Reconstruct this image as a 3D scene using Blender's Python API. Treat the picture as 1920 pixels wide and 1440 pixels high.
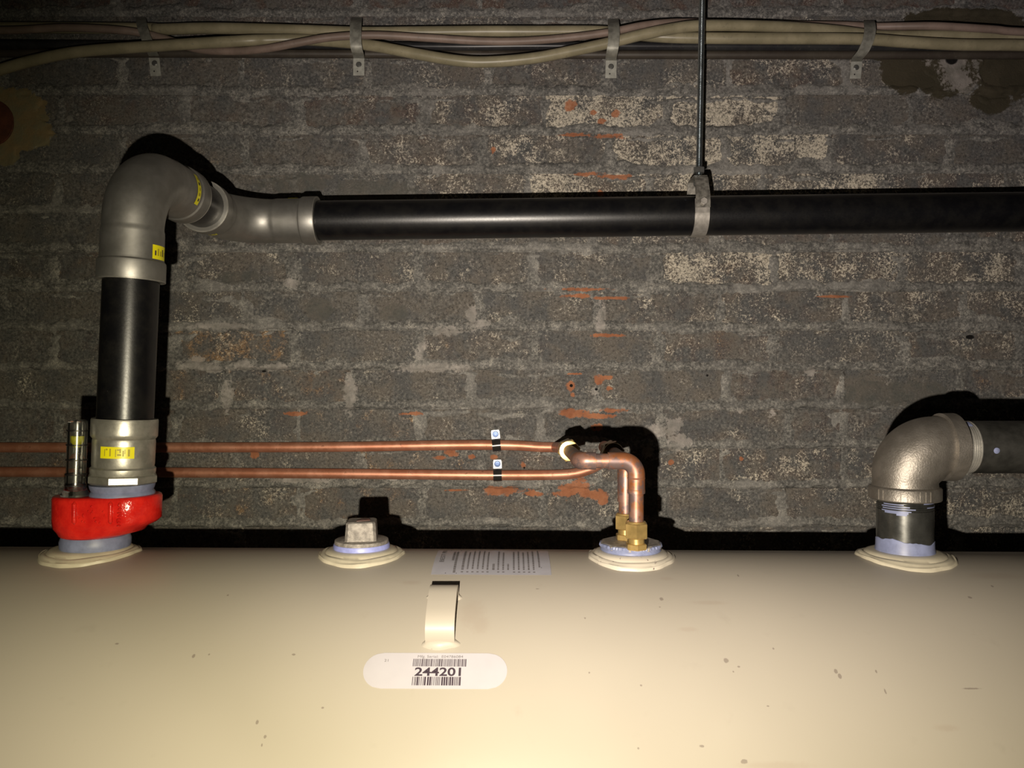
import bpy, math, random
import numpy as np
from mathutils import Vector, Matrix

for o in list(bpy.data.objects):
    bpy.data.objects.remove(o)
SC = bpy.context.scene
COL = SC.collection
rnd = random.Random(7)
PI = math.pi

# ---------------------------------------------------------------- camera, light, exposure
F = 1450.0                    # focal length in pixels of the 1920 px frame
WALL = 1.32                   # distance of the brick face from the lens
cam_data = bpy.data.cameras.new('camera')
cam_data.sensor_width = 36.0
cam_data.lens = F / 1920.0 * 36.0
cam_data.clip_start = 0.01
cam = bpy.data.objects.new('camera', cam_data)
COL.objects.link(cam)
cam.rotation_euler = (PI / 2, 0, 0)
SC.camera = cam

world = bpy.data.worlds.new('world')
SC.world = world
world.use_nodes = True
world.node_tree.nodes['Background'].inputs['Color'].default_value = (0.9, 1.0, 0.85, 1)
world.node_tree.nodes['Background'].inputs['Strength'].default_value = 0.0016


def spot(name, color, energy, size, blend, target, radius=0.004):
    """one emitter of the phone's two-tone torch, beside and below the lens"""
    d = bpy.data.lights.new(name, 'SPOT')
    d.color = color
    d.energy = energy
    d.spot_size = math.radians(size)
    d.spot_blend = blend
    d.shadow_soft_size = radius
    o = bpy.data.objects.new(name, d)
    COL.objects.link(o)
    o.location = (-0.044, 0.0, -0.080)
    v = Vector(target) - o.location
    o.rotation_euler = v.to_track_quat('-Z', 'Y').to_euler()
    return o


spot('torch_white', (1.0, 0.885, 0.885), 39.0, 88, 1.0, (0.28, WALL, 0.28))
spot('torch_warm', (1.0, 0.90, 0.62), 40.0, 120, 1.0, (0.014, WALL, -0.467))

SC.view_settings.view_transform = 'Standard'
SC.view_settings.look = 'None'
SC.view_settings.exposure = 0.0
SC.view_settings.gamma = 1.0
SC.view_settings.use_curve_mapping = False


# ---------------------------------------------------------------- helpers
def P(px, py, d):
    """photo pixel and distance to a point"""
    return Vector(((px - 960) / F * d, d, (720 - py) / F * d))


ORIGIN = {}


def root_of(o):
    while o.parent:
        o = o.parent
    return o


def thing(name, label, cat, loc=(0, 0, 0), group=None):
    o = bpy.data.objects.new(name, None)
    o.empty_display_size = 0.03
    COL.objects.link(o)
    o.location = loc
    tag(o, label, cat, group)
    return o


def tag(o, label=None, cat=None, group=None, kind=None):
    if label: o['label'] = label
    if cat: o['category'] = cat
    if group: o['group'] = group
    if kind: o['kind'] = kind
    return o


def mk(name, verts, faces, mat, parent=None, smooth=True, angle=35, center=True):
    """one mesh object from world-space vertices"""
    V = [Vector(v) for v in verts]
    if parent is not None:
        off = Vector(root_of(parent).location)
    elif center:
        lo = Vector((min(v.x for v in V), min(v.y for v in V), min(v.z for v in V)))
        hi = Vector((max(v.x for v in V), max(v.y for v in V), max(v.z for v in V)))
        off = (lo + hi) / 2
    else:
        off = Vector((0, 0, 0))
    me = bpy.data.meshes.new(name)
    me.from_pydata([v - off for v in V], [], faces)
    me.materials.append(mat)
    me.validate()
    if smooth:
        me.shade_smooth()
        me.set_sharp_from_angle(angle=math.radians(angle))
    o = bpy.data.objects.new(name, me)
    COL.objects.link(o)
    if parent is not None:
        o.parent = parent
        if parent.parent is None and parent.type == 'MESH':
            pass
    else:
        o.location = off
    return o


def frame(t, ref=None):
    t = t.normalized()
    if ref is None:
        ref = Vector((0, 0, 1)) if abs(t.z) < 0.9 else Vector((1, 0, 0))
    u = (ref - t * ref.dot(t)).normalized()
    return u, t.cross(u)


def tube_geo(pts, radii, seg=24, caps=True, tang=None, closed_profile=False):
    """sweep a circle along points (repeated points allowed when tang is given)"""
    n = len(pts)
    pts = [Vector(p) for p in pts]
    if not hasattr(radii, '__len__'):
        radii = [radii] * n
    if tang is None:
        tang = []
        for i in range(n):
            a = pts[max(0, i - 1)]; b = pts[min(n - 1, i + 1)]
            tang.append((b - a).normalized())
    u, v = frame(tang[0])
    V = []; Fc = []
    for i in range(n):
        t = tang[i].normalized()
        u = (u - t * u.dot(t)).normalized()
        v = t.cross(u)
        for k in range(seg):
            a = 2 * PI * k / seg
            V.append(pts[i] + (u * math.cos(a) + v * math.sin(a)) * radii[i])
    for i in range(n - 1):
        for k in range(seg):
            k2 = (k + 1) % seg
            Fc.append((i * seg + k, i * seg + k2, (i + 1) * seg + k2, (i + 1) * seg + k))
    if closed_profile:
        for k in range(seg):
            k2 = (k + 1) % seg
            Fc.append(((n - 1) * seg + k, (n - 1) * seg + k2, k2, k))
    elif caps:
        Fc.append(tuple(reversed(range(seg))))
        Fc.append(tuple((n - 1) * seg + k for k in range(seg)))
    return V, Fc


def tube(name, pts, radii, mat, parent=None, seg=24, caps=True, tang=None, angle=35, closed=False):
    V, Fc = tube_geo(pts, radii, seg, caps, tang, closed)
    return mk(name, V, Fc, mat, parent, angle=angle)


def lathe(name, p0, axis, prof, mat, parent=None, seg=40, caps=True, angle=35, closed=False):
    """prof = [(distance along the axis, radius)]"""
    a = Vector(axis).normalized(); p0 = Vector(p0)
    pts = [p0 + a * s for s, r in prof]
    return tube(name, pts, [max(r, 1e-5) for s, r in prof], mat, parent, seg, caps, [a] * len(pts), angle, closed)


def smooth_path(pts, sub=8):
    pts = [Vector(p) for p in pts]
    out = []
    n = len(pts)
    for i in range(n - 1):
        p0 = pts[max(i - 1, 0)]; p1 = pts[i]; p2 = pts[i + 1]; p3 = pts[min(i + 2, n - 1)]
        for k in range(sub):
            t = k / sub
            out.append(0.5 * ((2 * p1) + (p2 - p0) * t + (2 * p0 - 5 * p1 + 4 * p2 - p3) * t * t + (3 * p1 - p0 - 3 * p2 + p3) * t ** 3))
    out.append(pts[-1])
    return out


def round_path(pts, rad, n=8):
    """polyline with filleted corners"""
    pts = [Vector(p) for p in pts]
    out = [pts[0]]
    for i in range(1, len(pts) - 1):
        a, b, c = pts[i - 1], pts[i], pts[i + 1]
        u = (a - b).normalized(); w = (c - b).normalized()
        ang = u.angle(w)
        r = rad[i - 1] if hasattr(rad, '__len__') else rad
        d = r / math.tan(ang / 2)
        d = min(d, (a - b).length * 0.49, (c - b).length * 0.49)
        r = d * math.tan(ang / 2)
        cen = b + (u + w).normalized() * (r / math.sin(ang / 2))
        s = b + u * d - cen; e = b + w * d - cen
        tot = s.angle(e); ax = s.cross(e).normalized()
        for k in range(n + 1):
            out.append(cen + Matrix.Rotation(tot * k / n, 3, ax) @ s)
    out.append(pts[-1])
    return out


def prism(name, outline, z0, z1, mat, parent=None, bevel=0.0, rings=None, angle=30):
    """stack of outlines; rings = [(z, outline)] overrides"""
    if rings is None:
        if bevel > 0:
            cx = sum(p[0] for p in outline) / len(outline); cy = sum(p[1] for p in outline) / len(outline)
            def sc(o):
                return [(cx + (x - cx) * (1 - bevel / max(1e-6, math.hypot(x - cx, y - cy))), cy + (y - cy) * (1 - bevel / max(1e-6, math.hypot(x - cx, y - cy)))) for x, y in o]
            rings = [(z0, sc(outline)), (z0 + bevel * .7, outline), (z1 - bevel * .7, outline), (z1, sc(outline))]
        else:
            rings = [(z0, outline), (z1, outline)]
    n = len(rings[0][1])
    V = []; Fc = []
    for z, o in rings:
        for x, y in o:
            V.append((x, y, z))
    for i in range(len(rings) - 1):
        for k in range(n):
            k2 = (k + 1) % n
            Fc.append((i * n + k, i * n + k2, (i + 1) * n + k2, (i + 1) * n + k))
    Fc.append(tuple(reversed(range(n))))
    Fc.append(tuple((len(rings) - 1) * n + k for k in range(n)))
    return mk(name, V, Fc, mat, parent, angle=angle)


def hexagon(name, p0, axis, length, flat, mat, parent=None, rot=0.0, sides=6, chamfer=0.12):
    a = Vector(axis).normalized(); u, v = frame(a)
    R = flat / 2 / math.cos(PI / sides)
    c = flat * chamfer * 0.5
    V = []; Fc = []
    for s, r in ((0, R - c), (c * .6, R), (length - c * .6, R), (length, R - c)):
        for k in range(sides):
            t = rot + 2 * PI * k / sides
            V.append(Vector(p0) + a * s + (u * math.cos(t) + v * math.sin(t)) * r)
    n = sides
    for i in range(3):
        for k in range(n):
            k2 = (k + 1) % n
            Fc.append((i * n + k, i * n + k2, (i + 1) * n + k2, (i + 1) * n + k))
    Fc.append(tuple(reversed(range(n)))); Fc.append(tuple(3 * n + k for k in range(n)))
    return mk(name, V, Fc, mat, parent, angle=20)


def box(name, c, s, mat, parent=None, rotz=0.0, bevel=0.0):
    x, y, z = s[0] / 2, s[1] / 2, s[2] / 2
    R = Matrix.Rotation(rotz, 3, 'Z')
    o = [(-x, -y), (x, -y), (x, y), (-x, y)]
    if bevel:
        o2 = []
        for (px, py), (sx, sy) in zip(o, ((1, 1), (-1, 1), (-1, -1), (1, -1))):
            q = [(px, py + sy * bevel), (px + sx * bevel * .3, py + sy * bevel * .3), (px + sx * bevel, py)]
            if sx * sy < 0: q = q[::-1]
            o2 += q
        o = o2
        ins = [(px * (1 - bevel / x), py * (1 - bevel / y)) for px, py in o]
        rings = [(-z, ins), (-z + bevel * .6, o), (z - bevel * .6, o), (z, ins)]
    else:
        rings = [(-z, o), (z, o)]
    rr = []
    V = []; Fc = []
    n = len(o)
    for zz, ol in rings:
        for px, py in ol:
            V.append(Vector(c) + R @ Vector((px, py, zz)))
    for i in range(len(rings) - 1):
        for k in range(n):
            k2 = (k + 1) % n
            Fc.append((i * n + k, i * n + k2, (i + 1) * n + k2, (i + 1) * n + k))
    Fc.append(tuple(reversed(range(n)))); Fc.append(tuple((len(rings) - 1) * n + k for k in range(n)))
    return mk(name, V, Fc, mat, parent, angle=30)


def ribbon(name, pts, side, width, thick, mat, parent=None, closed=False, angle=40, nrm=None):
    """flat strip of given thickness following pts; side = width direction"""
    pts = [Vector(p) for p in pts]
    n = len(pts)
    side = [Vector(side).normalized()] * n if not isinstance(side, list) else side
    width = [width] * n if not hasattr(width, '__len__') else width
    V = []; Fc = []
    for i in range(n):
        if closed:
            t = pts[(i + 1) % n] - pts[i - 1]
        else:
            t = pts[min(i + 1, n - 1)] - pts[max(i - 1, 0)]
        nn = t.cross(side[i]).normalized()
        s = side[i] * width[i] / 2
        for q in (pts[i] - s, pts[i] + s, pts[i] + s + nn * thick, pts[i] - s + nn * thick):
            V.append(q)
    m = n if closed else n - 1
    for i in range(m):
        j = (i + 1) % n
        for k in range(4):
            k2 = (k + 1) % 4
            Fc.append((i * 4 + k, i * 4 + k2, j * 4 + k2, j * 4 + k))
    if not closed:
        Fc.append((3, 2, 1, 0)); Fc.append(tuple((n - 1) * 4 + k for k in range(4)))
    return mk(name, V, Fc, mat, parent, angle=angle)


def cyl_patch(name, p0, axis, r, s0, s1, a0, a1, mat, parent=None, ref=(0, -1, 0), nu=10, lift=0.0005):
    """sticker on a tube: s along the axis, a = angle from ref around the axis"""
    ax = Vector(axis).normalized()
    u = Vector(ref); u = (u - ax * u.dot(ax)).normalized(); v = ax.cross(u)
    V = []; Fc = []
    for i in range(nu + 1):
        a = a0 + (a1 - a0) * i / nu
        d = u * math.cos(a) + v * math.sin(a)
        for s in (s0, s1):
            V.append(Vector(p0) + ax * s + d * (r + lift))
    for i in range(nu):
        Fc.append((2 * i, 2 * i + 1, 2 * i + 3, 2 * i + 2))
    return mk(name, V, Fc, mat, parent)


# ---------------------------------------------------------------- material helpers
class NT:
    def __init__(self, name):
        self.m = bpy.data.materials.new(name)
        self.m.use_nodes = True
        self.t = self.m.node_tree
        self.n = self.t.nodes
        self.bsdf = self.n['Principled BSDF']

    def new(self, typ, **kw):
        nd = self.n.new(typ)
        for k, v in kw.items():
            setattr(nd, k, v)
        return nd

    def link(self, a, b):
        self.t.links.new(a, b)

    def put(self, sock, v):
        if isinstance(v, bpy.types.NodeSocket):
            self.link(v, sock)
        else:
            if sock.type == 'RGBA' and len(v) == 3:
                v = (*v, 1)
            sock.default_value = v

    def math(self, op, a, b=None, c=None, clamp=False):
        nd = self.new('ShaderNodeMath', operation=op, use_clamp=clamp)
        self.put(nd.inputs[0], a)
        if b is not None: self.put(nd.inputs[1], b)
        if c is not None: self.put(nd.inputs[2], c)
        return nd.outputs[0]

    def vmath(self, op, a, b=None):
        nd = self.new('ShaderNodeVectorMath', operation=op)
        self.put(nd.inputs[0], a)
        if b is not None: self.put(nd.inputs[1], b)
        return nd.outputs['Value'] if op in ('LENGTH', 'DOT_PRODUCT') else nd.outputs[0]

    def noise(self, vec, scale, detail=4, rough=0.5, dist=0.0, color=False):
        nd = self.new('ShaderNodeTexNoise')
        if vec is not None: self.put(nd.inputs['Vector'], vec)
        nd.inputs['Scale'].default_value = scale
        nd.inputs['Detail'].default_value = detail
        nd.inputs['Roughness'].default_value = rough
        nd.inputs['Distortion'].default_value = dist
        return nd.outputs['Color' if color else 'Fac']

    def ss(self, x, lo, hi):
        """smooth step of x from lo to hi (lo may exceed hi)"""
        nd = self.new('ShaderNodeMapRange', interpolation_type='SMOOTHSTEP')
        if not isinstance(lo, bpy.types.NodeSocket) and not isinstance(hi, bpy.types.NodeSocket) and lo > hi:
            self.put(nd.inputs[0], x)
            nd.inputs[1].default_value = hi; nd.inputs[2].default_value = lo
            nd.inputs[3].default_value = 1; nd.inputs[4].default_value = 0
            return nd.outputs[0]
        self.put(nd.inputs[0], x); self.put(nd.inputs[1], lo); self.put(nd.inputs[2], hi)
        nd.inputs[3].default_value = 0; nd.inputs[4].default_value = 1
        return nd.outputs[0]

    def mix(self, f, a, b):
        nd = self.new('ShaderNodeMix', data_type='RGBA')
        self.put(nd.inputs[0], f); self.put(nd.inputs[6], a); self.put(nd.inputs[7], b)
        return nd.outputs[2]

    def pos(self):
        return self.new('ShaderNodeNewGeometry').outputs['Position']

    def obj(self):
        return self.new('ShaderNodeTexCoord').outputs['Object']

    def bump(self, h, strength, dist):
        nd = self.new('ShaderNodeBump')
        nd.inputs['Strength'].default_value = strength
        nd.inputs['Distance'].default_value = dist
        self.put(nd.inputs['Height'], h)
        self.link(nd.outputs[0], self.bsdf.inputs['Normal'])

    def set(self, color=None, rough=None, metal=None, **kw):
        b = self.bsdf.inputs
        if color is not None: self.put(b['Base Color'], color)
        if rough is not None: self.put(b['Roughness'], rough)
        if metal is not None: self.put(b['Metallic'], metal)
        for k, v in kw.items():
            self.put(b[k.replace('_', ' ')], v)
        return self.m

    def ellipses(self, p, lst, warp, soft=0.12):
        """union of noise-edged ellipsoids: lst of (center, radii)"""
        tot = None
        for c, r in lst:
            d = self.vmath('SUBTRACT', p, tuple(c))
            d = self.vmath('DIVIDE', d, tuple(r))
            l = self.math('ADD', self.vmath('LENGTH', d), warp)
            k = self.ss(l, 1 + soft, 1 - soft)
            tot = k if tot is None else self.math('MAXIMUM', tot, k)
        return tot


def metal(name, color, rough, metallic=1.0, var=0.15, scale=60, bump=0.0, rv=0.1, spec=0.5):
    t = NT(name)
    p = t.obj()
    n = t.noise(p, scale, 5, 0.6)
    c2 = tuple(max(0, c * (1 - var * 2)) for c in color)
    c3 = tuple(min(1, c * (1 + var)) for c in color)
    col = t.mix(t.ss(n, 0.3, 0.7), c2, c3)
    r = t.math('ADD', t.math('MULTIPLY', n, rv * 2), rough - rv)
    t.set(col, r, metallic)
    t.bsdf.inputs['Specular IOR Level'].default_value = spec
    if bump:
        t.bump(t.noise(p, scale * 8, 3, 0.6), bump, 0.001)
    return t.m


def plain(name, color, rough=0.5, metallic=0.0, var=0.06, scale=40, spec=0.5):
    return metal(name, color, rough, metallic, var, scale, 0, 0.04, spec)


# ---- the wall: one sooty coat over brick and mortar
def wz(px, py):
    return ((px - 960) / F * WALL, WALL, (720 - py) / F * WALL)


def wr(rx, ry):
    return (rx / F * WALL, 0.2, ry / F * WALL)


ORANGE = [(1069, 198, 9, 8), (1112, 212, 5, 5), (1155, 213, 7, 7), (1128, 228, 8, 5), (1075, 253, 28, 3), (1140, 256, 26, 5),
          (1085, 327, 36, 4), (1150, 331, 34, 5), (1125, 362, 6, 5), (925, 281, 5, 7), (1090, 543, 42, 3), (1075, 555, 24, 4), (1140, 559, 26, 3),
          (1142, 629, 26, 3), (1076, 701, 15, 2), (1070, 723, 8, 9), (1123, 714, 9, 8), (1143, 728, 6, 6), (1138, 708, 12, 4), (1075, 741, 4, 4),
          (1076, 774, 26, 7), (1150, 769, 22, 5), (1117, 780, 30, 4), (1117, 802, 9, 7), (928, 857, 7, 4), (982, 873, 7, 6), (845, 850, 14, 8),
          (885, 856, 6, 5), (828, 858, 10, 4), (945, 920, 32, 8), (1000, 926, 20, 4), (1075, 917, 26, 14), (1110, 928, 28, 10), (1060, 926, 32, 6), (1130, 939, 10, 7), (1258, 867, 4, 4), (1390, 860, 4, 4),
          (480, 850, 7, 8), (555, 775, 14, 4), (770, 776, 22, 4), (850, 919, 22, 2), (1050, 386, 10, 6), (1130, 378, 6, 6), (1330, 378, 8, 8), (360, 328, 20, 2), (1560, 556, 30, 2)]
PALE = [(1262, 797, 16, 10), (1232, 808, 24, 12), (1275, 830, 22, 14), (1215, 845, 10, 12), (835, 618, 32, 9), (905, 606, 16, 8), (800, 690, 45, 8), (860, 690, 30, 6),
        (360, 683, 22, 11), (395, 690, 30, 7), (460, 684, 14, 9), (510, 688, 28, 5), (790, 655, 10, 20), (428, 745, 11, 22), (655, 745, 10, 30), (1117, 732, 9, 7), (1520, 695, 8, 8), (885, 592, 8, 22), (1127, 590, 9, 22), (425, 612, 70, 6),
        (1790, 118, 42, 20), (1800, 150, 26, 26), (130, 222, 5, 5), (1447, 775, 7, 6), (1387, 771, 5, 4), (720, 893, 80, 6), (560, 900, 60, 4), (545, 530, 20, 8)]
SMOOTH = [(1690, 740, 100, 24), (1630, 728, 40, 14), (598, 580, 28, 20), (740, 586, 24, 14), (450, 520, 45, 12), (700, 360, 70, 24), (560, 345, 60, 18)]
TANPATCH = [(22, 222, 66, 60), (50, 250, 52, 34), (8, 285, 30, 28)]
BROWNPAINT = [(1700, 128, 52, 46), (1770, 130, 70, 56), (1880, 130, 60, 60), (1860, 185, 40, 28), (1810, 40, 120, 24), (1690, 95, 60, 30)]
HOLES = [(1071, 723, 3, 3), (1118, 730, 3, 2.5), (1115, 802, 2, 2), (983, 877, 2, 2), (1818, 632, 8, 4), (1783, 112, 12, 10), (1326, 704, 2, 2), (495, 696, 4, 2)]


def wall_material(name, mortar):
    t = NT(name)
    p = t.pos()
    nbig = t.noise(p, 7, 3, 0.55)
    nmid = t.noise(p, 38, 6, 0.62)
    nfin = t.noise(p, 210, 8, 0.74)
    nspk = t.noise(p, 480, 6, 0.75)
    npat = t.noise(p, 15, 5, 0.62)
    ngrm = t.noise(t.vmath('ADD', p, (3.1, 0, 7.7)), 13, 7, 0.66)
    nlow = t.noise(p, 30, 3, 0.6)
    nwarp = t.math('ADD', t.math('MULTIPLY', t.math('SUBTRACT', t.noise(p, 85, 7, 0.72), 0.5), 1.5), t.math('MULTIPLY', t.math('SUBTRACT', nlow, 0.5), 1.3))
    ncol = t.noise(p, 21, 4, 0.6)
    oi = t.new('ShaderNodeObjectInfo')
    sep = t.new('ShaderNodeSeparateColor')
    t.link(oi.outputs['Color'], sep.inputs[0])
    R, G, B = sep.outputs[0], sep.outputs[1], sep.outputs[2]
    if mortar:
        base = t.mix(t.ss(nmid, 0.35, 0.68), (0.125, 0.122, 0.115), (0.215, 0.208, 0.192))
        base = t.mix(t.math('MULTIPLY', t.ss(nfin, 0.51, 0.62), 0.70), base, (0.40, 0.38, 0.34))
        base = t.mix(t.math('MULTIPLY', t.ss(nfin, 0.48, 0.39), 0.75), base, (0.052, 0.050, 0.047))
        base = t.mix(t.math('MULTIPLY', t.ss(nbig, 0.50, 0.66), 0.45), base, (0.34, 0.325, 0.30))
        q = t.math('ADD', t.math('MULTIPLY', nspk, 0.5), t.math('MULTIPLY', nmid, 0.5))
        base = t.mix(t.math('MULTIPLY', t.ss(q, 0.55, 0.62), 0.6), base, (0.50, 0.47, 0.41))
    else:
        base = t.mix(t.ss(ncol, 0.38, 0.62), (0.098, 0.098, 0.097), (0.140, 0.125, 0.108))
        base = t.mix(t.math('MULTIPLY', t.ss(nmid, 0.42, 0.62), t.math('MULTIPLY', B, 0.6)), base, (0.105, 0.060, 0.045))
        base = t.mix(t.math('MULTIPLY', t.ss(t.math('ADD', nfin, t.math('MULTIPLY', t.math('SUBTRACT', npat, 0.5), 0.35)), 0.53, 0.62), 0.5), base, (0.26, 0.245, 0.22))
        base = t.mix(t.math('MULTIPLY', t.ss(nfin, 0.47, 0.39), 0.7), base, (0.036, 0.035, 0.033))
        rust = t.math('MULTIPLY', t.ss(t.math('ADD', t.math('MULTIPLY', nmid, 0.5), t.math('MULTIPLY', nfin, 0.5)), t.math('SUBTRACT', 0.64, t.math('MULTIPLY', G, 0.18)), t.math('SUBTRACT', 0.74, t.math('MULTIPLY', G, 0.16))), t.math('MINIMUM', t.math('MULTIPLY', G, 1.6), 0.8))
        base = t.mix(rust, base, (0.31, 0.18, 0.08))
        # lime bloom: a lacy crust, its density per brick
        q = t.math('ADD', t.math('ADD', t.math('MULTIPLY', nspk, 0.42), t.math('MULTIPLY', nfin, 0.36)), t.math('MULTIPLY', nmid, 0.22))
        q = t.math('ADD', q, t.math('MULTIPLY', t.math('SUBTRACT', npat, 0.5), 0.30))
        lo = t.math('SUBTRACT', 0.615, t.math('MULTIPLY', R, 0.150))
        pep = t.ss(t.noise(t.vmath('ADD', p, (5.3, 0, 2.1)), 300, 5, 0.7), 0.40, 0.49)
        spk = t.math('MULTIPLY', t.ss(q, lo, t.math('ADD', lo, 0.05)), t.math('ADD', t.math('MULTIPLY', pep, 0.85), 0.15))
        base = t.mix(t.math('MULTIPLY', spk, 0.90), base, t.mix(t.ss(nfin, 0.4, 0.6), (0.42, 0.385, 0.31), (0.70, 0.63, 0.51)))
    base = t.mix(t.math('MULTIPLY', t.ss(nspk, 0.43, 0.37), 0.7), base, (0.030, 0.028, 0.026))
    # a grey film of grime lies over brick and joint alike and blurs the bond
    film = t.mix(t.ss(nfin, 0.42, 0.60), (0.080, 0.079, 0.076), (0.195, 0.188, 0.174))
    fm = t.math('MULTIPLY', t.ss(ngrm, 0.46, 0.60), 0.62)
    if not mortar:
        fm = t.math('MULTIPLY', fm, t.math('SUBTRACT', 1.0, t.math('MULTIPLY', R, 0.9), clamp=True))
    base = t.mix(fm, base, film)
    # pale specks of salt
    base = t.mix(t.math('MULTIPLY', t.ss(t.math('ADD', nspk, t.math('MULTIPLY', t.math('SUBTRACT', nmid, 0.5), 0.25)), 0.605, 0.66), 0.85), base, (0.44, 0.405, 0.34))
    E = lambda lst: [(wz(a, b), wr(c, d)) for a, b, c, d in lst]
    m = t.ellipses(p, E(SMOOTH), t.math('MULTIPLY', nwarp, 1.2), 0.10)
    base = t.mix(t.math('MULTIPLY', m, 0.65), base, t.mix(t.ss(nmid, 0.4, 0.6), (0.085, 0.086, 0.077), (0.115, 0.105, 0.090)))
    m = t.ellipses(p, E(BROWNPAINT), t.math('MULTIPLY', nwarp, 0.5), 0.05)
    base = t.mix(m, base, t.mix(t.ss(ncol, 0.4, 0.6), (0.048, 0.041, 0.025), (0.060, 0.050, 0.031)))
    m = t.ellipses(p, E(TANPATCH), t.math('MULTIPLY', nwarp, 0.6), 0.05)
    base = t.mix(m, base, t.mix(t.ss(nmid, 0.4, 0.6), (0.26, 0.19, 0.095), (0.22, 0.19, 0.11)))
    m = t.ellipses(p, E(PALE), t.math('ADD', t.math('MULTIPLY', nwarp, 2.2), t.math('MULTIPLY', t.math('SUBTRACT', 0.5, nfin), 2.5)), 0.25)
    base = t.mix(t.math('MULTIPLY', m, 0.62), base, t.mix(t.ss(nmid, 0.35, 0.65), (0.26, 0.245, 0.22), (0.44, 0.40, 0.37)))
    m = t.ellipses(p, E(ORANGE), t.math('ADD', t.math('MULTIPLY', nwarp, 1.8), t.math('MULTIPLY', t.math('SUBTRACT', 0.5, nfin), 1.5)), 0.2)
    base = t.mix(t.math('MULTIPLY', m, 0.85), base, t.mix(t.ss(nmid, 0.35, 0.65), (0.30, 0.105, 0.045), (0.42, 0.165, 0.075)))
    m = t.ellipses(p, E(HOLES), t.math('MULTIPLY', nwarp, 0.3), 0.15)
    base = t.mix(m, base, (0.006, 0.005, 0.005))
    t.set(base, 0.82, 0.0, Specular_IOR_Level=0.25)
    h = t.math('ADD', t.math('MULTIPLY', nmid, 0.5), t.math('ADD', t.math('MULTIPLY', nfin, 0.45), t.math('MULTIPLY', nspk, 0.22)))
    t.bump(h, 0.9, 0.0035)
    return t.m


M_BRICK = wall_material('sooty_brick', False)
M_MORTAR = wall_material('sooty_mortar', True)
M_CONCRETE = plain('concrete', (0.10, 0.095, 0.085), 0.9, 0, 0.2, 12)


# ---- other materials
def steel_press():
    t = NT('press_fitting_steel')
    p = t.obj()
    n = t.noise(p, 40, 4, 0.55); n2 = t.noise(p, 260, 3, 0.6)
    c = t.mix(t.ss(n, 0.35, 0.65), (0.29, 0.282, 0.258), (0.36, 0.350, 0.325))
    r = t.math('ADD', t.math('MULTIPLY', n2, 0.10), 0.43)
    t.set(c, r, 0.82)
    return t.m


def stainless():
    t = NT('stainless_adapter')
    p = t.obj()
    n = t.noise(p, 70, 5, 0.6); n2 = t.noise(p, 300, 4, 0.6)
    c = t.mix(t.ss(n, 0.35, 0.65), (0.40, 0.385, 0.345), (0.54, 0.52, 0.47))
    t.set(c, t.math('ADD', t.math('MULTIPLY', n2, 0.15), 0.30), 0.75)
    t.bump(n2, 0.08, 0.001)
    return t.m


def black_pipe():
    t = NT('black_steel_pipe')
    p = t.pos()
    n = t.noise(p, 45, 6, 0.65); n2 = t.noise(p, 350, 5, 0.7); n3 = t.noise(p, 900, 2, 0.5)
    c = t.mix(t.ss(n, 0.35, 0.7), (0.004, 0.004, 0.005), (0.010, 0.0095, 0.009))
    c = t.mix(t.math('MULTIPLY', t.ss(n2, 0.70, 0.76), 0.4), c, (0.22, 0.21, 0.19))
    t.set(c, t.math('ADD', t.math('MULTIPLY', n2, 0.16), 0.25), 0.0, Specular_IOR_Level=0.5)
    t.bump(n2, 0.10, 0.0006)
    return t.m


def copper(name, dull):
    t = NT(name)
    p = t.pos()
    n = t.noise(p, 30, 5, 0.6); n2 = t.noise(p, 120, 5, 0.65)
    if dull:
        c = t.mix(t.ss(n, 0.42, 0.58), (0.30, 0.112, 0.045), (0.285, 0.16, 0.125))
        c = t.mix(t.math('MULTIPLY', t.ss(t.noise(p, 48, 4, 0.6), 0.48, 0.56), 0.8), c, (0.13, 0.10, 0.10))
        c = t.mix(t.math('MULTIPLY', t.ss(n2, 0.40, 0.32), 0.7), c, (0.30, 0.09, 0.03))
        t.set(c, t.math('ADD', t.math('MULTIPLY', n2, 0.25), 0.32), 0.55)
    else:
        c = t.mix(t.ss(n, 0.40, 0.62), (0.54, 0.225, 0.135), (0.68, 0.32, 0.21))
        c = t.mix(t.math('MULTIPLY', t.ss(n2, 0.60, 0.72), 0.7), c, (0.22, 0.09, 0.05))
        t.set(c, t.math('ADD', t.math('MULTIPLY', n2, 0.2), 0.36), 0.62)
    return t.m


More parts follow.
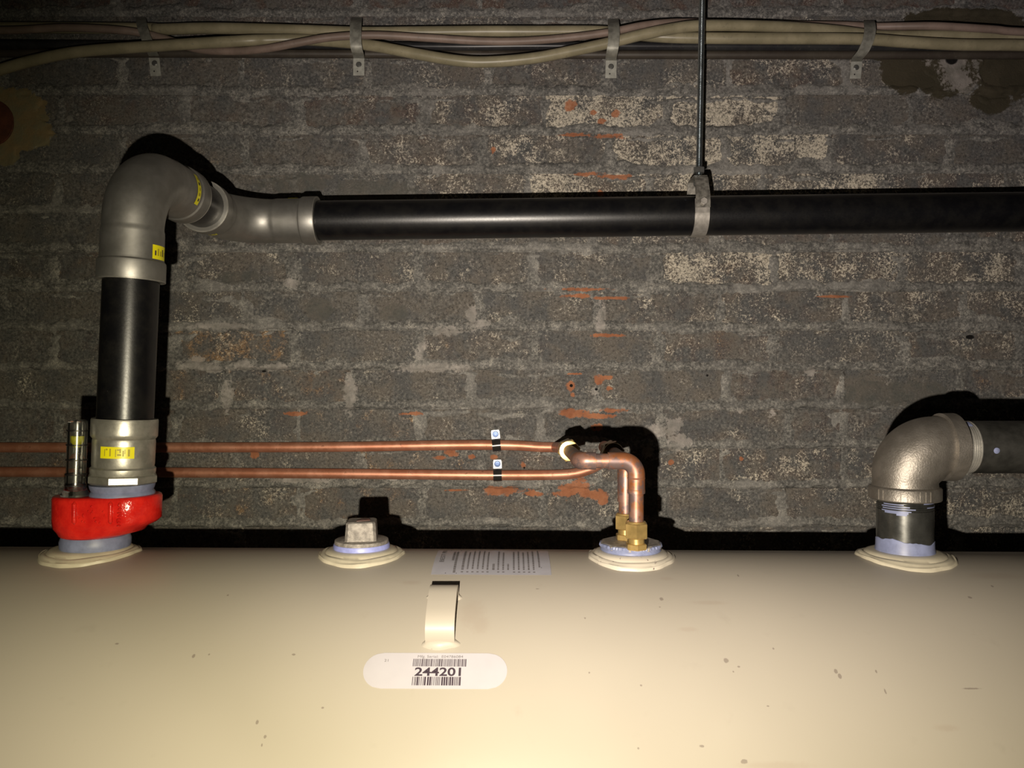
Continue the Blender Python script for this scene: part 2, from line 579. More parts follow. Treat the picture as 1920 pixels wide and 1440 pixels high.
def tank_paint():
    t = NT('cream_tank_paint')
    p = t.pos()
    n = t.noise(p, 5, 3, 0.5); n2 = t.noise(p, 40, 5, 0.6); n3 = t.noise(p, 140, 5, 0.65)
    c = t.mix(t.ss(n, 0.3, 0.7), (0.405, 0.365, 0.312), (0.43, 0.388, 0.332))
    c = t.mix(t.math('MULTIPLY', t.ss(n2, 0.62, 0.80), 0.25), c, (0.33, 0.295, 0.25))
    spk = t.math('MULTIPLY', t.ss(n3, 0.745, 0.765), t.ss(n2, 0.45, 0.6))
    c = t.mix(t.math('MULTIPLY', spk, 0.8), c, (0.20, 0.16, 0.13))
    warp = t.math('MULTIPLY', t.math('SUBTRACT', t.noise(p, 220, 5, 0.7), 0.5), 1.8)
    chips = []
    for px, py, a, b in CHIPS:
        x, ph = T(px, py)
        q = S(x, ph)
        d = q.y
        chips.append((tuple(q), (a * .85 / F * d, b / F * d * 1.1, b * .85 / F * d)))
    m = t.ellipses(p, chips, warp, 0.25)
    c = t.mix(t.math('MULTIPLY', m, 0.62), c, (0.17, 0.135, 0.12))
    smud = []
    for px, py, a, b in SMUDGES:
        x, ph = T(px, py); q = S(x, ph); d = q.y
        smud.append((tuple(q), (a / F * d, b / F * d * 1.4, b / F * d)))
    m = t.ellipses(p, smud, t.math('MULTIPLY', warp, 0.7), 0.6)
    c = t.mix(t.math('MULTIPLY', m, 0.28), c, (0.34, 0.27, 0.22))
    t.set(c, 0.42, 0.0, Specular_IOR_Level=0.35)
    t.bump(t.math('ADD', n2, t.math('MULTIPLY', n3, 0.3)), 0.05, 0.001)
    return t.m


def red_paint():
    t = NT('glossy_red_paint')
    p = t.obj()
    n = t.noise(p, 90, 4, 0.6); n2 = t.noise(p, 330, 3, 0.55)
    c = t.mix(t.ss(n, 0.3, 0.7), (0.55, 0.012, 0.010), (0.68, 0.022, 0.014))
    t.set(c, 0.16, 0.0, Specular_IOR_Level=0.5)
    t.bump(t.math('ADD', n, t.math('MULTIPLY', n2, 0.4)), 0.35, 0.0022)
    return t.m


def cast_iron():
    t = NT('cast_elbow_iron')
    p = t.obj()
    n = t.noise(p, 55, 4, 0.6); n2 = t.noise(p, 520, 3, 0.6)
    c = t.mix(t.ss(n, 0.35, 0.65), (0.215, 0.195, 0.168), (0.285, 0.26, 0.228))
    t.set(c, t.math('ADD', t.math('MULTIPLY', n2, 0.12), 0.42), 0.78)
    t.bump(n2, 0.35, 0.0010)
    return t.m


def sheath(name, c1, c2, rough=0.45):
    t = NT(name)
    p = t.pos()
    n = t.noise(p, 26, 5, 0.6); n2 = t.noise(p, 200, 4, 0.6)
    c = t.mix(t.ss(n, 0.38, 0.66), c1, c2)
    c = t.mix(t.math('MULTIPLY', t.ss(n2, 0.58, 0.72), 0.35), c, (0.10, 0.09, 0.075))
    t.set(c, rough, 0.0, Specular_IOR_Level=0.4)
    return t.m


M_PRESS = steel_press()
M_STAINLESS = stainless()
M_BLACK = black_pipe()
M_COPPER = copper('bright_copper', False)
M_COPPER_DULL = copper('soldered_copper', True)
M_BRASS = metal('brass', (0.62, 0.43, 0.16), 0.34, 0.75, 0.12, 60)
M_BRASS_DARK = metal('shaded_brass', (0.30, 0.20, 0.09), 0.35, 0.9, 0.15, 60)  # darker brass colour standing in for the shade behind the copper elbow
M_DOPE = plain('lavender_pipe_sealant', (0.20, 0.225, 0.36), 0.45, 0, 0.10, 90)
M_DOPE_BRIGHT = plain('lavender_sealant_ring', (0.30, 0.33, 0.66), 0.4, 0, 0.10, 90)
M_RED = red_paint()
M_IRON = cast_iron()
M_NIPPLE = metal('dark_steel_nipple', (0.13, 0.13, 0.12), 0.27, 0.8, 0.15, 50)
M_DARKPIPE = metal('dull_dark_pipe', (0.034, 0.033, 0.029), 0.5, 0.35, 0.2, 60)
M_PLUG = metal('rough_cast_plug', (0.34, 0.31, 0.28), 0.55, 0.45, 0.22, 160, 0.6)
M_GALV = metal('galvanised_strap', (0.30, 0.295, 0.25), 0.45, 0.4, 0.18, 90)
M_TAB = metal('clean_galvanised_tab', (0.46, 0.46, 0.41), 0.42, 0.3, 0.12, 90)
M_STRAPBAND = metal('pipe_band_zinc', (0.40, 0.375, 0.34), 0.42, 0.55, 0.10, 120)
M_YOKE = metal('yoke_zinc', (0.27, 0.255, 0.225), 0.40, 0.6, 0.25, 150)
M_ROD = metal('zinc_rod', (0.36, 0.40, 0.42), 0.26, 0.95, 0.1, 80)
M_NUT = metal('dark_nut', (0.20, 0.20, 0.19), 0.4, 0.7, 0.1, 80)
M_YELLOW = plain('yellow_label_film', (0.82, 0.74, 0.010), 0.35, 0, 0.03)
M_PRINT = plain('label_print', (0.045, 0.03, 0.045), 0.6, 0, 0.02)
M_OLIVEPRINT = plain('faded_olive_print', (0.40, 0.33, 0.02), 0.5, 0, 0.05)
M_LABEL = plain('white_label_film', (0.50, 0.475, 0.52), 0.4, 0, 0.02, 20)
M_SHEET = plain('grey_instruction_sheet', (0.43, 0.42, 0.475), 0.35, 0, 0.04, 30)
M_SHEETPRINT = plain('faded_sheet_print', (0.19, 0.175, 0.185), 0.6, 0, 0.05, 60)
M_TAN = sheath('tan_cable_sheath', (0.225, 0.200, 0.125), (0.30, 0.265, 0.17), 0.38)
M_MAUVE = sheath('mauve_cable_sheath', (0.19, 0.140, 0.112), (0.25, 0.185, 0.150), 0.5)
M_BLACKCABLE = sheath('black_cable_sheath', (0.018, 0.018, 0.020), (0.03, 0.03, 0.03), 0.35)
M_BROWNCABLE = sheath('dark_brown_conduit', (0.045, 0.036, 0.028), (0.06, 0.05, 0.038), 0.5)
M_CLIP = plain('black_coated_clip', (0.030, 0.026, 0.024), 0.22, 0.2, 0.1)
M_ZINCWHITE = plain('bright_zinc_tab', (0.66, 0.67, 0.70), 0.35, 0.2, 0.05)
M_BLUE = plain('blue_screw', (0.045, 0.11, 0.30), 0.35, 0.2, 0.1)
M_FLOAT = plain('yellow_green_float', (0.55, 0.52, 0.035), 0.35, 0, 0.05)
M_RING = plain('black_gauge_ring', (0.010, 0.008, 0.009), 0.4, 0, 0.02)
M_RUST = plain('rust_pipe_end', (0.105, 0.030, 0.012), 0.75, 0, 0.2, 60)
M_GREYCAP = plain('rubbed_mark', (0.10, 0.05, 0.04), 0.6, 0, 0.2, 60)
t_ = NT('clear_acrylic')
t_.set((0.93, 0.94, 0.92), 0.03, 0.0)
t_.bsdf.inputs['Transmission Weight'].default_value = 1.0
t_.bsdf.inputs['IOR'].default_value = 1.46
t_.bsdf.inputs['Coat Weight'].default_value = 1.0
t_.bsdf.inputs['Coat Roughness'].default_value = 0.22
M_CLEAR = t_.m

# ---------------------------------------------------------------- tank surface
TR, TY, TH = 0.280, 0.89, 0.1965        # radius, axis distance, height of the lens above the tank top
TZ = -TH - TR
TILT = -0.0052                         # the tank dips a little to the right


def S(x, phi, off=0.0):
    """point on the tank's rounded top; phi from the crest towards the viewer"""
    return Vector((x, TY - (TR + off) * math.sin(phi), TZ + TILT * x + (TR + off) * math.cos(phi)))


def T(px, py):
    dx, dz = (px - 960) / F, (720 - py) / F
    y = None
    # ray (dx*t, t, dz*t): (t-TY)^2 + (dz*t - TZ - TILT*dx*t)^2 = TR^2
    k = dz - TILT * dx
    a = 1 + k * k; b = -2 * (TY + k * TZ); c = TY * TY + TZ * TZ - TR * TR
    disc = max(0.0, b * b - 4 * a * c)
    tt = (-b - math.sqrt(disc)) / (2 * a)
    return dx * tt, math.atan2(TY - tt, k * tt - TZ)


CHIPS = [(219, 1207, 5, 2.2), (363, 1230, 3, 4), (392, 1227, 2, 2), (551, 1227, 4, 2), (482, 1354, 3, 4), (497, 1381, 3, 3.5), (491, 1397, 2, 3), (605, 1327, 3, 2),
         (1240, 1123, 4, 4), (1097, 1159, 2, 2), (1361, 1238, 5, 5), (1385, 1250, 3, 2), (1375, 1259, 2, 2), (1567, 1258, 4, 5), (1575, 1268, 4, 5), (1202, 1285, 2.5, 2), (1450, 1216, 2, 2),
         (1819, 1120, 4, 3), (1861, 1099, 3, 3), (1316, 1399, 6, 2.5), (1396, 1428, 7, 4), (1643, 1259, 2, 3), (1660, 1296, 2, 5), (1105, 1261, 2, 2), (1008, 1104, 4, 1.5), (1440, 1324, 3, 1.5), (1384, 1079, 2, 4),
         (810, 1216, 3, 2), (1237, 1138, 2, 1.5), (427, 1116, 2, 2), (1822, 1291, 20, 1.6), (1197, 1403, 2, 2)]
SMUDGES = [(885, 1150, 22, 26), (900, 1170, 16, 16), (770, 1092, 16, 5), (1455, 1436, 60, 6), (1290, 1180, 16, 4), (1250, 1085, 12, 4), (1870, 1080, 45, 8), (1330, 1130, 30, 4), (925, 1285, 6, 5), (1775, 1365, 20, 5)]
M_TANK = tank_paint()
M_CHIPPED = plain('weld_collar_paint', (0.52, 0.47, 0.36), 0.4, 0, 0.05, 60)

# ---------------------------------------------------------------- setting: brick wall
PITCH = 73.6 / F * WALL
Z_TOP0 = (720 - 33) / F * WALL       # crevice line above course 0
LX, RX = -1.36, 1.36
K0, K1 = -4, 15
known = {
    2: [345, 560, 796, 1020, 1246, 1470, 1706], 3: [460, 680, 907, 1140, 1360, 1556, 1780], 4: [330, 552, 767, 990, 1215, 1430, 1662],
    5: [440, 660, 890, 1110, 1340, 1560, 1790], 6: [325, 553, 780, 1000, 1230, 1452, 1690], 7: [455, 680, 901, 1122, 1350, 1587, 1810],
    8: [322, 553, 782, 1005, 1233, 1452, 1690], 9: [425, 660, 883, 1122, 1361, 1580, 1800], 10: [330, 560, 785, 1010, 1240, 1480, 1577, 1800],
    11: [440, 672, 900, 1125, 1352, 1580, 1810], 12: [330, 560, 790, 1020, 1245, 1470, 1700], 1: [230, 455, 690, 915, 1140, 1365, 1590, 1815]}
joints = {}
for k in range(K0, K1 + 1):
    xs = known.get(k)
    if xs is None:
        s = 330 if k % 2 == 0 else 445
        xs = [s + 226 * i + rnd.uniform(-8, 8) for i in range(7)]
    xs = [(x - 960) / F * WALL for x in xs]
    while xs[0] > LX - 0.02:
        xs.insert(0, xs[0] - (0.206 + rnd.uniform(-.006, .006)))
    while xs[-1] < RX + 0.02:
        xs.append(xs[-1] + 0.206 + rnd.uniform(-.006, .006))
    joints[k] = np.array(xs)

# rust, bloom and redness of the bricks one can tell apart: (course, pixel x) -> (bloom, rust, red)
look = {(2, 680): (.35, 0, .9), (2, 900): (.62, 0, .5), (2, 1130): (1.0, .1, .2), (2, 1350): (1.05, .15, .3), (2, 450): (.15, 0, .5), (2, 1600): (.35, 0, .2), (2, 1800): (.25, 0, .2),
        (3, 1250): (.95, .1, .3), (3, 1460): (1.0, .1, .2), (3, 1020): (.62, .1, .4), (3, 790): (.45, .05, .5), (3, 570): (.15, 0, .2), (3, 1660): (.45, 0, .3), (3, 1850): (.35, 0, .3),
        (4, 1100): (.80, .1, .6), (4, 1330): (.9, .1, .5), (4, 1545): (.85, .1, .4), (4, 880): (.58, 0, .3), (4, 1760): (.6, 0, .5), (4, 650): (.1, 0, 0), (4, 440): (.1, 0, 0),
        (5, 1225): (.5, .1, .4), (6, 1340): (.80, .5, .6), (6, 1115): (.42, .1, .2), (6, 890): (.48, .1, .1), (6, 665): (.45, .1, .3), (6, 440): (.45, 0, .2), (6, 1570): (.75, .3, .5), (6, 1800): (.7, .2, .4),
        (7, 560): (.25, .1, 0), (7, 380): (.6, .1, .2), (7, 790): (.2, 0, 0), (7, 1010): (.35, 0, 0), (7, 1235): (.55, .25, .4), (7, 1465): (.55, .3, .4), (7, 1690): (.6, .25, .4), (7, 1870): (.6, .4, .4),
        (8, 440): (.40, .85, .4), (8, 665): (.32, .1, 0), (8, 890): (.40, .35, .3), (8, 1115): (.38, .1, .2), (8, 1340): (.40, .4, .6), (8, 1570): (.45, .15, .2), (8, 1800): (.5, .4, .4),
        (9, 540): (.35, .6, .5), (9, 370): (.45, .5, .5), (9, 770): (.25, .1, .1), (9, 1000): (.30, .15, .2), (9, 1240): (.25, 0, .1), (9, 1470): (.35, .35, .6), (9, 1690): (.1, 0, 0), (9, 1870): (.4, .5, .5),
        (10, 440): (.35, .35, .3), (10, 670): (.30, .5, .3), (10, 900): (.25, .1, .2), (10, 1125): (.2, .1, .1), (10, 1360): (.3, .2, .3), (10, 1530): (.35, .4, .6), (10, 1690): (.3, .3, .5),
        (11, 800): (.3, .6, .2), (11, 560): (.35, .1, .1), (12, 450): (.40, .55, .5), (12, 670): (.40, .55, .4), (12, 900): (.3, .3, .2), (12, 1130): (.35, .4, .3), (12, 1850): (.65, .4, .5), (12, 1580): (.5, .3, .4)}


def vnoise(x, z, freq, seed):
    r = np.random.RandomState(seed)
    g = r.rand(256, 256)
    fx = x * freq + 1000; fz = z * freq + 1000
    ix = np.floor(fx).astype(int); iz = np.floor(fz).astype(int)
    tx = fx - ix; tz = fz - iz
    tx = tx * tx * (3 - 2 * tx); tz = tz * tz * (3 - 2 * tz)
    a = g[ix % 256, iz % 256]; b = g[(ix + 1) % 256, iz % 256]; c = g[ix % 256, (iz + 1) % 256]; d = g[(ix + 1) % 256, (iz + 1) % 256]
    return (a * (1 - tx) + b * tx) * (1 - tz) + (c * (1 - tx) + d * tx) * tz - 0.5


BR_TOP, BR_BOT = 4.0 / F * WALL, 55.0 / F * WALL      # brick rows inside a course, from its crevice line down
VJ = 9.0 / F * WALL                                   # half width of an upright joint
z_hi = Z_TOP0 - K0 * PITCH; z_lo = Z_TOP0 - (K1 + 1) * PITCH
nx = int((RX - LX) / 0.0042); nz = int((z_hi - z_lo) / 0.0024)
gx, gz = np.meshgrid(np.linspace(LX, RX, nx), np.linspace(z_lo, z_hi, nz))
wx = gx + 0.006 * vnoise(gx, gz, 38, 1) + 0.006 * vnoise(gx, gz, 110, 2)
wzz = gz + 0.006 * vnoise(gx, gz, 34, 3) + 0.005 * vnoise(gx, gz, 120, 4) + 0.005 * vnoise(gx, gz * 0.2, 9, 9)
kk = np.clip(np.floor((Z_TOP0 - wzz) / PITCH).astype(int), K0, K1)
vv = (Z_TOP0 - wzz) - kk * PITCH                        # distance below the crevice line
dx = np.zeros_like(gx)
for k in range(K0, K1 + 1):
    mask = kk == k
    j = joints[k]
    i = np.clip(np.searchsorted(j, wx[mask]), 1, len(j) - 1)
    dx[mask] = np.minimum(wx[mask] - j[i - 1], j[i] - wx[mask]) - VJ
dz = np.minimum(vv - BR_TOP, BR_BOT - vv)
sd = np.minimum(dx, dz)
rc = 0.009
corner = (dx < rc) & (dz < rc)
sd = np.where(corner, rc - np.hypot(rc - dx, rc - dz), sd)
hm = 0.0016 * vnoise(gx, gz, 60, 5) * 2 + 0.0013 * vnoise(gx, gz, 150, 6) * 2 + 0.002 * vnoise(gx, gz, 14, 7)
# struck joint: proud at its lower third, then a crevice over the next course
band = np.clip((vv - BR_BOT) / (PITCH - BR_BOT), 0, 1)
prof = np.where(vv > BR_BOT, 0.0002 + 0.0026 * np.sin(np.clip(band, 0, 1) * PI * 0.75), 0.0)
crev = np.exp(-((np.minimum(vv, PITCH - vv)) / 0.0028) ** 2)
smear = np.clip((vnoise(gx, gz, 16, 8) - 0.12) * 3.0, 0, 1) * 0.010
h = hm + prof - crev * (0.0065 + 0.008 * vnoise(gx, gz * 0.1, 12, 13))
inside = np.clip((sd - smear) / 0.006, -0.3, 2.2)
h = h - 0.0045 * inside
for cx, cy, rx, ry in TANPATCH + [(1790, 120, 60, 60)]:
    qx, _, qz = wz(cx, cy)
    e = np.hypot((gx - qx) / (rx / F * WALL), (gz - qz) / (ry / F * WALL)) + vnoise(gx, gz, 60, 11) * 0.3
    w = np.clip((1.0 - e) * 8, 0, 1)
    h = h * (1 - w) + w * (0.0022 + 0.3 * hm)
verts = np.stack([gx, WALL - h, gz], -1).reshape(-1, 3)
ids = np.arange(nx * nz).reshape(nz, nx)
quads = np.stack([ids[:-1, :-1], ids[:-1, 1:], ids[1:, 1:], ids[1:, :-1]], -1).reshape(-1, 4)
# plain wall carried on around it, down to the floor and out to the sides
BX, BZ0, BZ1 = 2.4, -1.25, z_hi
base = len(verts)
yb = WALL + 0.004
extra = []
eq = []
for (x0, x1, z0, z1) in ((-BX, LX, BZ0, BZ1), (RX, BX, BZ0, BZ1), (LX, RX, BZ0, z_lo)):
    b = base + len(extra)
    extra += [(x0, yb, z0), (x1, yb, z0), (x1, yb, z1), (x0, yb, z1)]
    eq.append((b, b + 1, b + 2, b + 3))
verts = np.concatenate([verts, np.array(extra)])
quads = np.concatenate([quads, np.array(eq)])
me = bpy.data.meshes.new('wall_back')
me.vertices.add(len(verts)); me.vertices.foreach_set('co', verts.astype(np.float32).ravel())
me.loops.add(len(quads) * 4); me.loops.foreach_set('vertex_index', quads.astype(np.int32).ravel())
me.polygons.add(len(quads))
me.polygons.foreach_set('loop_start', np.arange(0, len(quads) * 4, 4, dtype=np.int32))
me.update(calc_edges=True)
me.polygons.foreach_set('use_smooth', np.ones(len(quads), dtype=bool))
me.materials.append(M_MORTAR)
wall = bpy.data.objects.new('wall_back', me)
COL.objects.link(wall)
tag(wall, 'old sooty brick wall with wide grey mortar joints and lime bloom', kind='structure')


def brick_mesh(seed):
    r = random.Random(seed)
    V = []; Fc = []
    nxx, nzz = 4, 2
    j = lambda a: r.uniform(-a, a)
    for i in range(nzz + 1):
        for k in range(nxx + 1):
            V.append((k / nxx - 0.5 + (j(.006) if 0 < k < nxx else 0), j(0.0010), i / nzz - 0.5 + (j(.02) if 0 < i < nzz else 0)))
    for i in range(nzz):
        for k in range(nxx):
            a = i * (nxx + 1) + k
            Fc.append((a, a + 1, a + nxx + 2, a + nxx + 1))
    b = len(V)
    V += [(-.5, .03, -.5), (.5, .03, -.5), (.5, .03, .5), (-.5, .03, .5)]
    w = nxx + 1
    Fc += [tuple([b, b + 1] + [k for k in range(nxx, -1, -1)]),
           tuple([b + 2, b + 3] + [nzz * w + k for k in range(0, nxx + 1)]),
           tuple([b + 3, b] + [i * w for i in range(0, nzz + 1)]),
           tuple([b + 1, b + 2] + [i * w + nxx for i in range(nzz, -1, -1)]), (b + 3, b + 2, b + 1, b)]
    m = bpy.data.meshes.new('brick')
    m.from_pydata(V, [], Fc)
    m.materials.append(M_BRICK)
    return m


brick_meshes = [brick_mesh(s) for s in range(6)]
for k in range(K0, K1 + 1):
    zc = Z_TOP0 - k * PITCH - (BR_TOP + BR_BOT) / 2
    bh = BR_BOT - BR_TOP + 0.010
    j = joints[k]
    for i in range(len(j) - 1):
        a, b = j[i], j[i + 1]
        if b < LX or a > RX: continue
        a2, b2 = max(a, LX - 0.1), min(b, RX + 0.1)
        o = bpy.data.objects.new('brick', brick_meshes[rnd.randrange(6)])
        o.location = ((a2 + b2) / 2, WALL - rnd.uniform(-0.0010, 0.0012), zc)
        o.scale = (b2 - a2 - 2 * VJ + 0.010, 1, bh)
        o.rotation_euler = (rnd.uniform(-.012, .012), rnd.uniform(-.004, .004), rnd.uniform(-.003, .003))
        pxa, pxb = a / WALL * F + 960, b / WALL * F + 960
        c = None
        for (kq, xq), v in look.items():
            if kq == k and pxa < xq < pxb: c = v
        if c is None and k == -1: c = (0.05, 0.1, 1.3)
        if c is None:
            mx = (pxa + pxb) / 2
            c = (min(0.7, max(0.08, 0.22 + 0.28 * (mx - 300) / 1600 + rnd.uniform(-.12, .15))), rnd.choice((0, .1, .25, .4)), rnd.choice((0, .2, .5, .7)))
        o.color = (c[0], c[1], c[2], 1)
        COL.objects.link(o)
        o.parent = wall

FLOOR = -1.25
V = [(-2.4, -0.6, FLOOR), (2.4, -0.6, FLOOR), (2.4, 1.45, FLOOR), (-2.4, 1.45, FLOOR)]
fl = mk('floor', V + [(x, y, z - .1) for x, y, z in V], [(0, 1, 2, 3), (7, 6, 5, 4), (0, 4, 5, 1), (1, 5, 6, 2), (2, 6, 7, 3), (3, 7, 4, 0)], M_CONCRETE, smooth=False)
tag(fl, 'bare grey concrete basement floor under the tank', kind='structure')
CEIL = z_hi
V = [(-2.4, -0.6, CEIL), (2.4, -0.6, CEIL), (2.4, 1.45, CEIL), (-2.4, 1.45, CEIL)]
ce = mk('ceiling', V + [(x, y, z + .1) for x, y, z in V], [(3, 2, 1, 0), (4, 5, 6, 7), (1, 5, 4, 0), (2, 6, 5, 1), (3, 7, 6, 2), (0, 4, 7, 3)], M_CONCRETE, smooth=False)
tag(ce, 'dark concrete ceiling above the pipes', kind='structure')

# ---------------------------------------------------------------- oil tank
tank = thing('oil_tank', 'large cream painted steel oil tank lying along the brick wall', 'tank', (0, TY, FLOOR))
prof = []
ZL = TZ - 0.45
for i in range(49):
    a = -PI / 2 + PI * i / 48
    prof.append((TR * math.sin(a), TZ + TR * math.cos(a)))
for i in range(25):
    a = PI / 2 + PI * i / 24
    prof.append((TR * math.sin(a), ZL + TR * math.cos(a)))
V = []; Fc = []
n = len(prof)
xsec = [(-0.80, 0.93), (-0.79, 0.985), (-0.775, 1.0), (0, 1.0), (0.745, 1.0), (0.76, 0.985), (0.77, 0.93)]
zc = (TZ + ZL) / 2
for x, s in xsec:
    for y, z in prof:
        V.append((x, TY + y * s, zc + (z - zc) * (1 - (1 - s) * .5) + TILT * x))
for i in range(len(xsec) - 1):
    for k in range(n):
        k2 = (k + 1) % n
        Fc.append((i * n + k, i * n + k2, (i + 1) * n + k2, (i + 1) * n + k))
Fc.append(tuple(reversed(range(n)))); Fc.append(tuple((len(xsec) - 1) * n + k for k in range(n)))
mk('shell', V, Fc, M_TANK, tank, angle=50)
for lx in (-0.62, 0.60):
    for ly in (TY - 0.2, TY + 0.2):
        lathe('leg', (lx, ly, FLOOR), (0, 0, 1), [(0, .045), (.006, .045), (.006, .022), (0.24, .022)], M_TANK, tank, seg=16)


def collar(cx, cy, rin, rout, seed, mat):
    """welded bung: a lumpy dish draped over the crest of the tank"""
    r = random.Random(seed)
    ph = [r.uniform(0, 6.28) for _ in range(4)]
    prof = [(0.0, 0.0075), (rin, 0.0075), (rin + .004, 0.0072), (rin + (rout - rin) * .42, 0.0060), (rin + (rout - rin) * .50, 0.0042), (rin + (rout - rin) * .60, 0.0050),
            (rin + (rout - rin) * .74, 0.0040), (rin + (rout - rin) * .82, 0.0026), (rin + (rout - rin) * .90, 0.0030), (rout * .975, 0.0022), (rout, -0.002)]
    V = []; Fc = []
    N = 72
    for i, (rr, hh) in enumerate(prof):
        for k in range(N):
            a = 2 * PI * k / N
            w = 1 + (0.020 * math.sin(3 * a + ph[0]) + 0.014 * math.sin(7 * a + ph[1]) + 0.010 * math.sin(13 * a + ph[2])) * (i / len(prof)) ** 2
            x = cx + rr * w * math.cos(a); y = cy + rr * w * math.sin(a)
            yy = y - TY
            zt = TZ + TILT * x + math.sqrt(max(0, TR * TR - yy * yy))
            z0 = TZ + TILT * cx + TR
            f = min(1.0, max(0.0, (rr - rin) / (rout - rin)))
            V.append((x, y, z0 * (1 - f) + zt * f + hh + 0.0006 * math.sin(5 * a + ph[3] + i) * f))
    for i in range(len(prof) - 1):
        for k in range(N):
            k2 = (k + 1) % N
            Fc.append((i * N + k, i * N + k2, (i + 1) * N + k2, (i + 1) * N + k))
    return mk('weld_collar', V, Fc, mat, tank, angle=60)


def chipped():
    t = NT('chipped_collar_paint')
    p = t.pos()
    n = t.noise(p, 120, 5, 0.65)
    c = t.mix(t.ss(n, 0.62, 0.66), (0.52, 0.47, 0.39), (0.12, 0.085, 0.085))
    t.set(c, 0.45, 0.0)
    return t.m


XV, XP, XB, XR = -0.485, -0.173, 0.1355, 0.452      # the four bungs
collar(XV, TY, .036, .0535, 1, M_CHIPPED)
collar(XP, TY, .032, .0500, 2, M_CHIPPED)
o = collar(XB, TY - .006, .034, .0500, 3, chipped())
o['label'] = 'weld collar with chipped grey paint'
collar(XR, TY, .034, .0535, 4, M_CHIPPED)
ZTOP = lambda x: TZ + TILT * x + TR + 0.0075

# lifting lug: strap bent into a low loop, both feet welded to the tank
fx, fph = T(826, 1200)
_, bph = T(826, 1122)
mid = (fph + bph) / 2; half = (fph - bph) / 2
lp = []
for i in range(25):
    a = PI * i / 24
    ph = mid + half * 1.02 * math.copysign(abs(math.cos(a)) ** 0.55, math.cos(a))
    lp.append(S(fx, ph, 0.0190 * abs(math.sin(a)) ** 0.62 - 0.0015))
ribbon('lifting_lug', lp, (1, 0, 0), 0.0275, -0.0052, M_TANK, tank, angle=30)
for ph, s in ((fph, 1), (bph, -1)):
    V = []; Fc = []
    N = 20
    for i, (rr, hh) in enumerate(((1.0, -0.0005), (.86, .0016), (.6, .004), (.3, .0052), (0.02, .0055))):
        for k in range(N):
            a = 2 * PI * k / N
            w = 1 + .07 * math.sin(3 * a + s) + .05 * math.sin(5 * a)
            V.append(S(fx + .0185 * rr * w * math.cos(a), ph + .0062 / TR * s * .5 + .0085 / TR * rr * w * math.sin(a), hh))
    for i in range(4):
        for k in range(N):
            k2 = (k + 1) % N
            Fc.append((i * N + k, i * N + k2, (i + 1) * N + k2, (i + 1) * N + k))
    mk('weld_bead', V, Fc, M_TANK, tank, angle=60)


def flat_patch(name, rows, mat, parent, off):
    """rows = [(phi, x0, x1)]"""
    V = []; Fc = []
    for ph, x0, x1 in rows:
        V += [S(x0, ph, off), S(x1, ph, off)]
    for i in range(len(rows) - 1):
        Fc.append((2 * i, 2 * i + 1, 2 * i + 3, 2 * i + 2))
    return mk(name, V, Fc, mat, parent)


def tank_quads(name, quads, mat, parent, off):
    """quads = [(x0, x1, phi0, phi1)] joined as one print"""
    V = []; Fc = []
    for x0, x1, p0, p1 in quads:
        b = len(V)
        V += [S(x0, p0, off), S(x1, p0, off), S(x1, p1, off), S(x0, p1, off)]
        Fc.append((b, b + 1, b + 2, b + 3))
    return mk(name, V, Fc, mat, parent, smooth=False)


def text_geo(body, bold=0.0, shear=0.0):
    cu = bpy.data.curves.new('lettering', 'FONT')
    cu.body = body; cu.size = 1.0; cu.offset = bold; cu.shear = shear
    cu.resolution_u = 4
    ob = bpy.data.objects.new('lettering', cu)
    COL.objects.link(ob)
    dg = bpy.context.evaluated_depsgraph_get()
    dg.update()
    me = bpy.data.meshes.new_from_object(ob.evaluated_get(dg))
    vs = [tuple(v.co) for v in me.vertices]; fs = [tuple(p.vertices) for p in me.polygons]
    bpy.data.objects.remove(ob); bpy.data.curves.remove(cu); bpy.data.meshes.remove(me)
    xs = [v[0] for v in vs]; ys = [v[1] for v in vs]
    return vs, fs, min(xs), max(xs), min(ys), max(ys)


def tank_text(name, body, x0, x1, p_bot, p_top, mat, parent, off, bold=0.0, turned=False):
    """fit lettering into a box on the tank; turned = reads from the front edge up to the crest"""
    vs, fs, a, b, c, d = text_geo(body, bold)
    V = []
    for x, y, _ in vs:
        u = (x - a) / (b - a); v = (y - c) / (d - c)
        if turned: u, v = 1 - v, u
        V.append(S(x0 + (x1 - x0) * u, p_bot + (p_top - p_bot) * v, off))
    return mk(name, V, fs, mat, parent, smooth=False)


# serial label, a white stadium
xa, pa = T(681, 1259); xb, _ = T(951, 1259)
_, pt = T(815, 1225); _, pb = T(815, 1292)
hp = (pb - pt) / 2; cp = (pb + pt) / 2; hr = hp * TR
rows = []
for i in range(25):
    t = -1 + 2 * i / 24
    ins = hr * (1 - math.sqrt(max(0, 1 - t * t)))
    rows.append((cp + hp * t, xa + ins, xb - ins))
lab = flat_patch('serial_label', rows, M_LABEL, tank, 0.0005)
lab['label'] = 'white rounded label with barcodes and the number 244201'
OFF = 0.0009
bx = lambda px: (px - 960) / F * (S(0, cp).y)
_, q0 = T(815, 1229.8); _, q1 = T(815, 1236)
tank_text('lettering', 'Mfg. Serial:  E04786084', bx(781), bx(867), q1, q0, M_SHEETPRINT, lab, OFF)
_, q0 = T(815, 1252.5); _, q1 = T(815, 1268.5)
tank_text('lettering', '244201', bx(778), bx(864.5), q1, q0, M_PRINT, lab, OFF, 0.022)
_, q0 = T(815, 1237.5); _, q1 = T(815, 1242)
tank_text('lettering', '21', bx(718.5), bx(726), q1, q0, M_SHEETPRINT, lab, OFF)


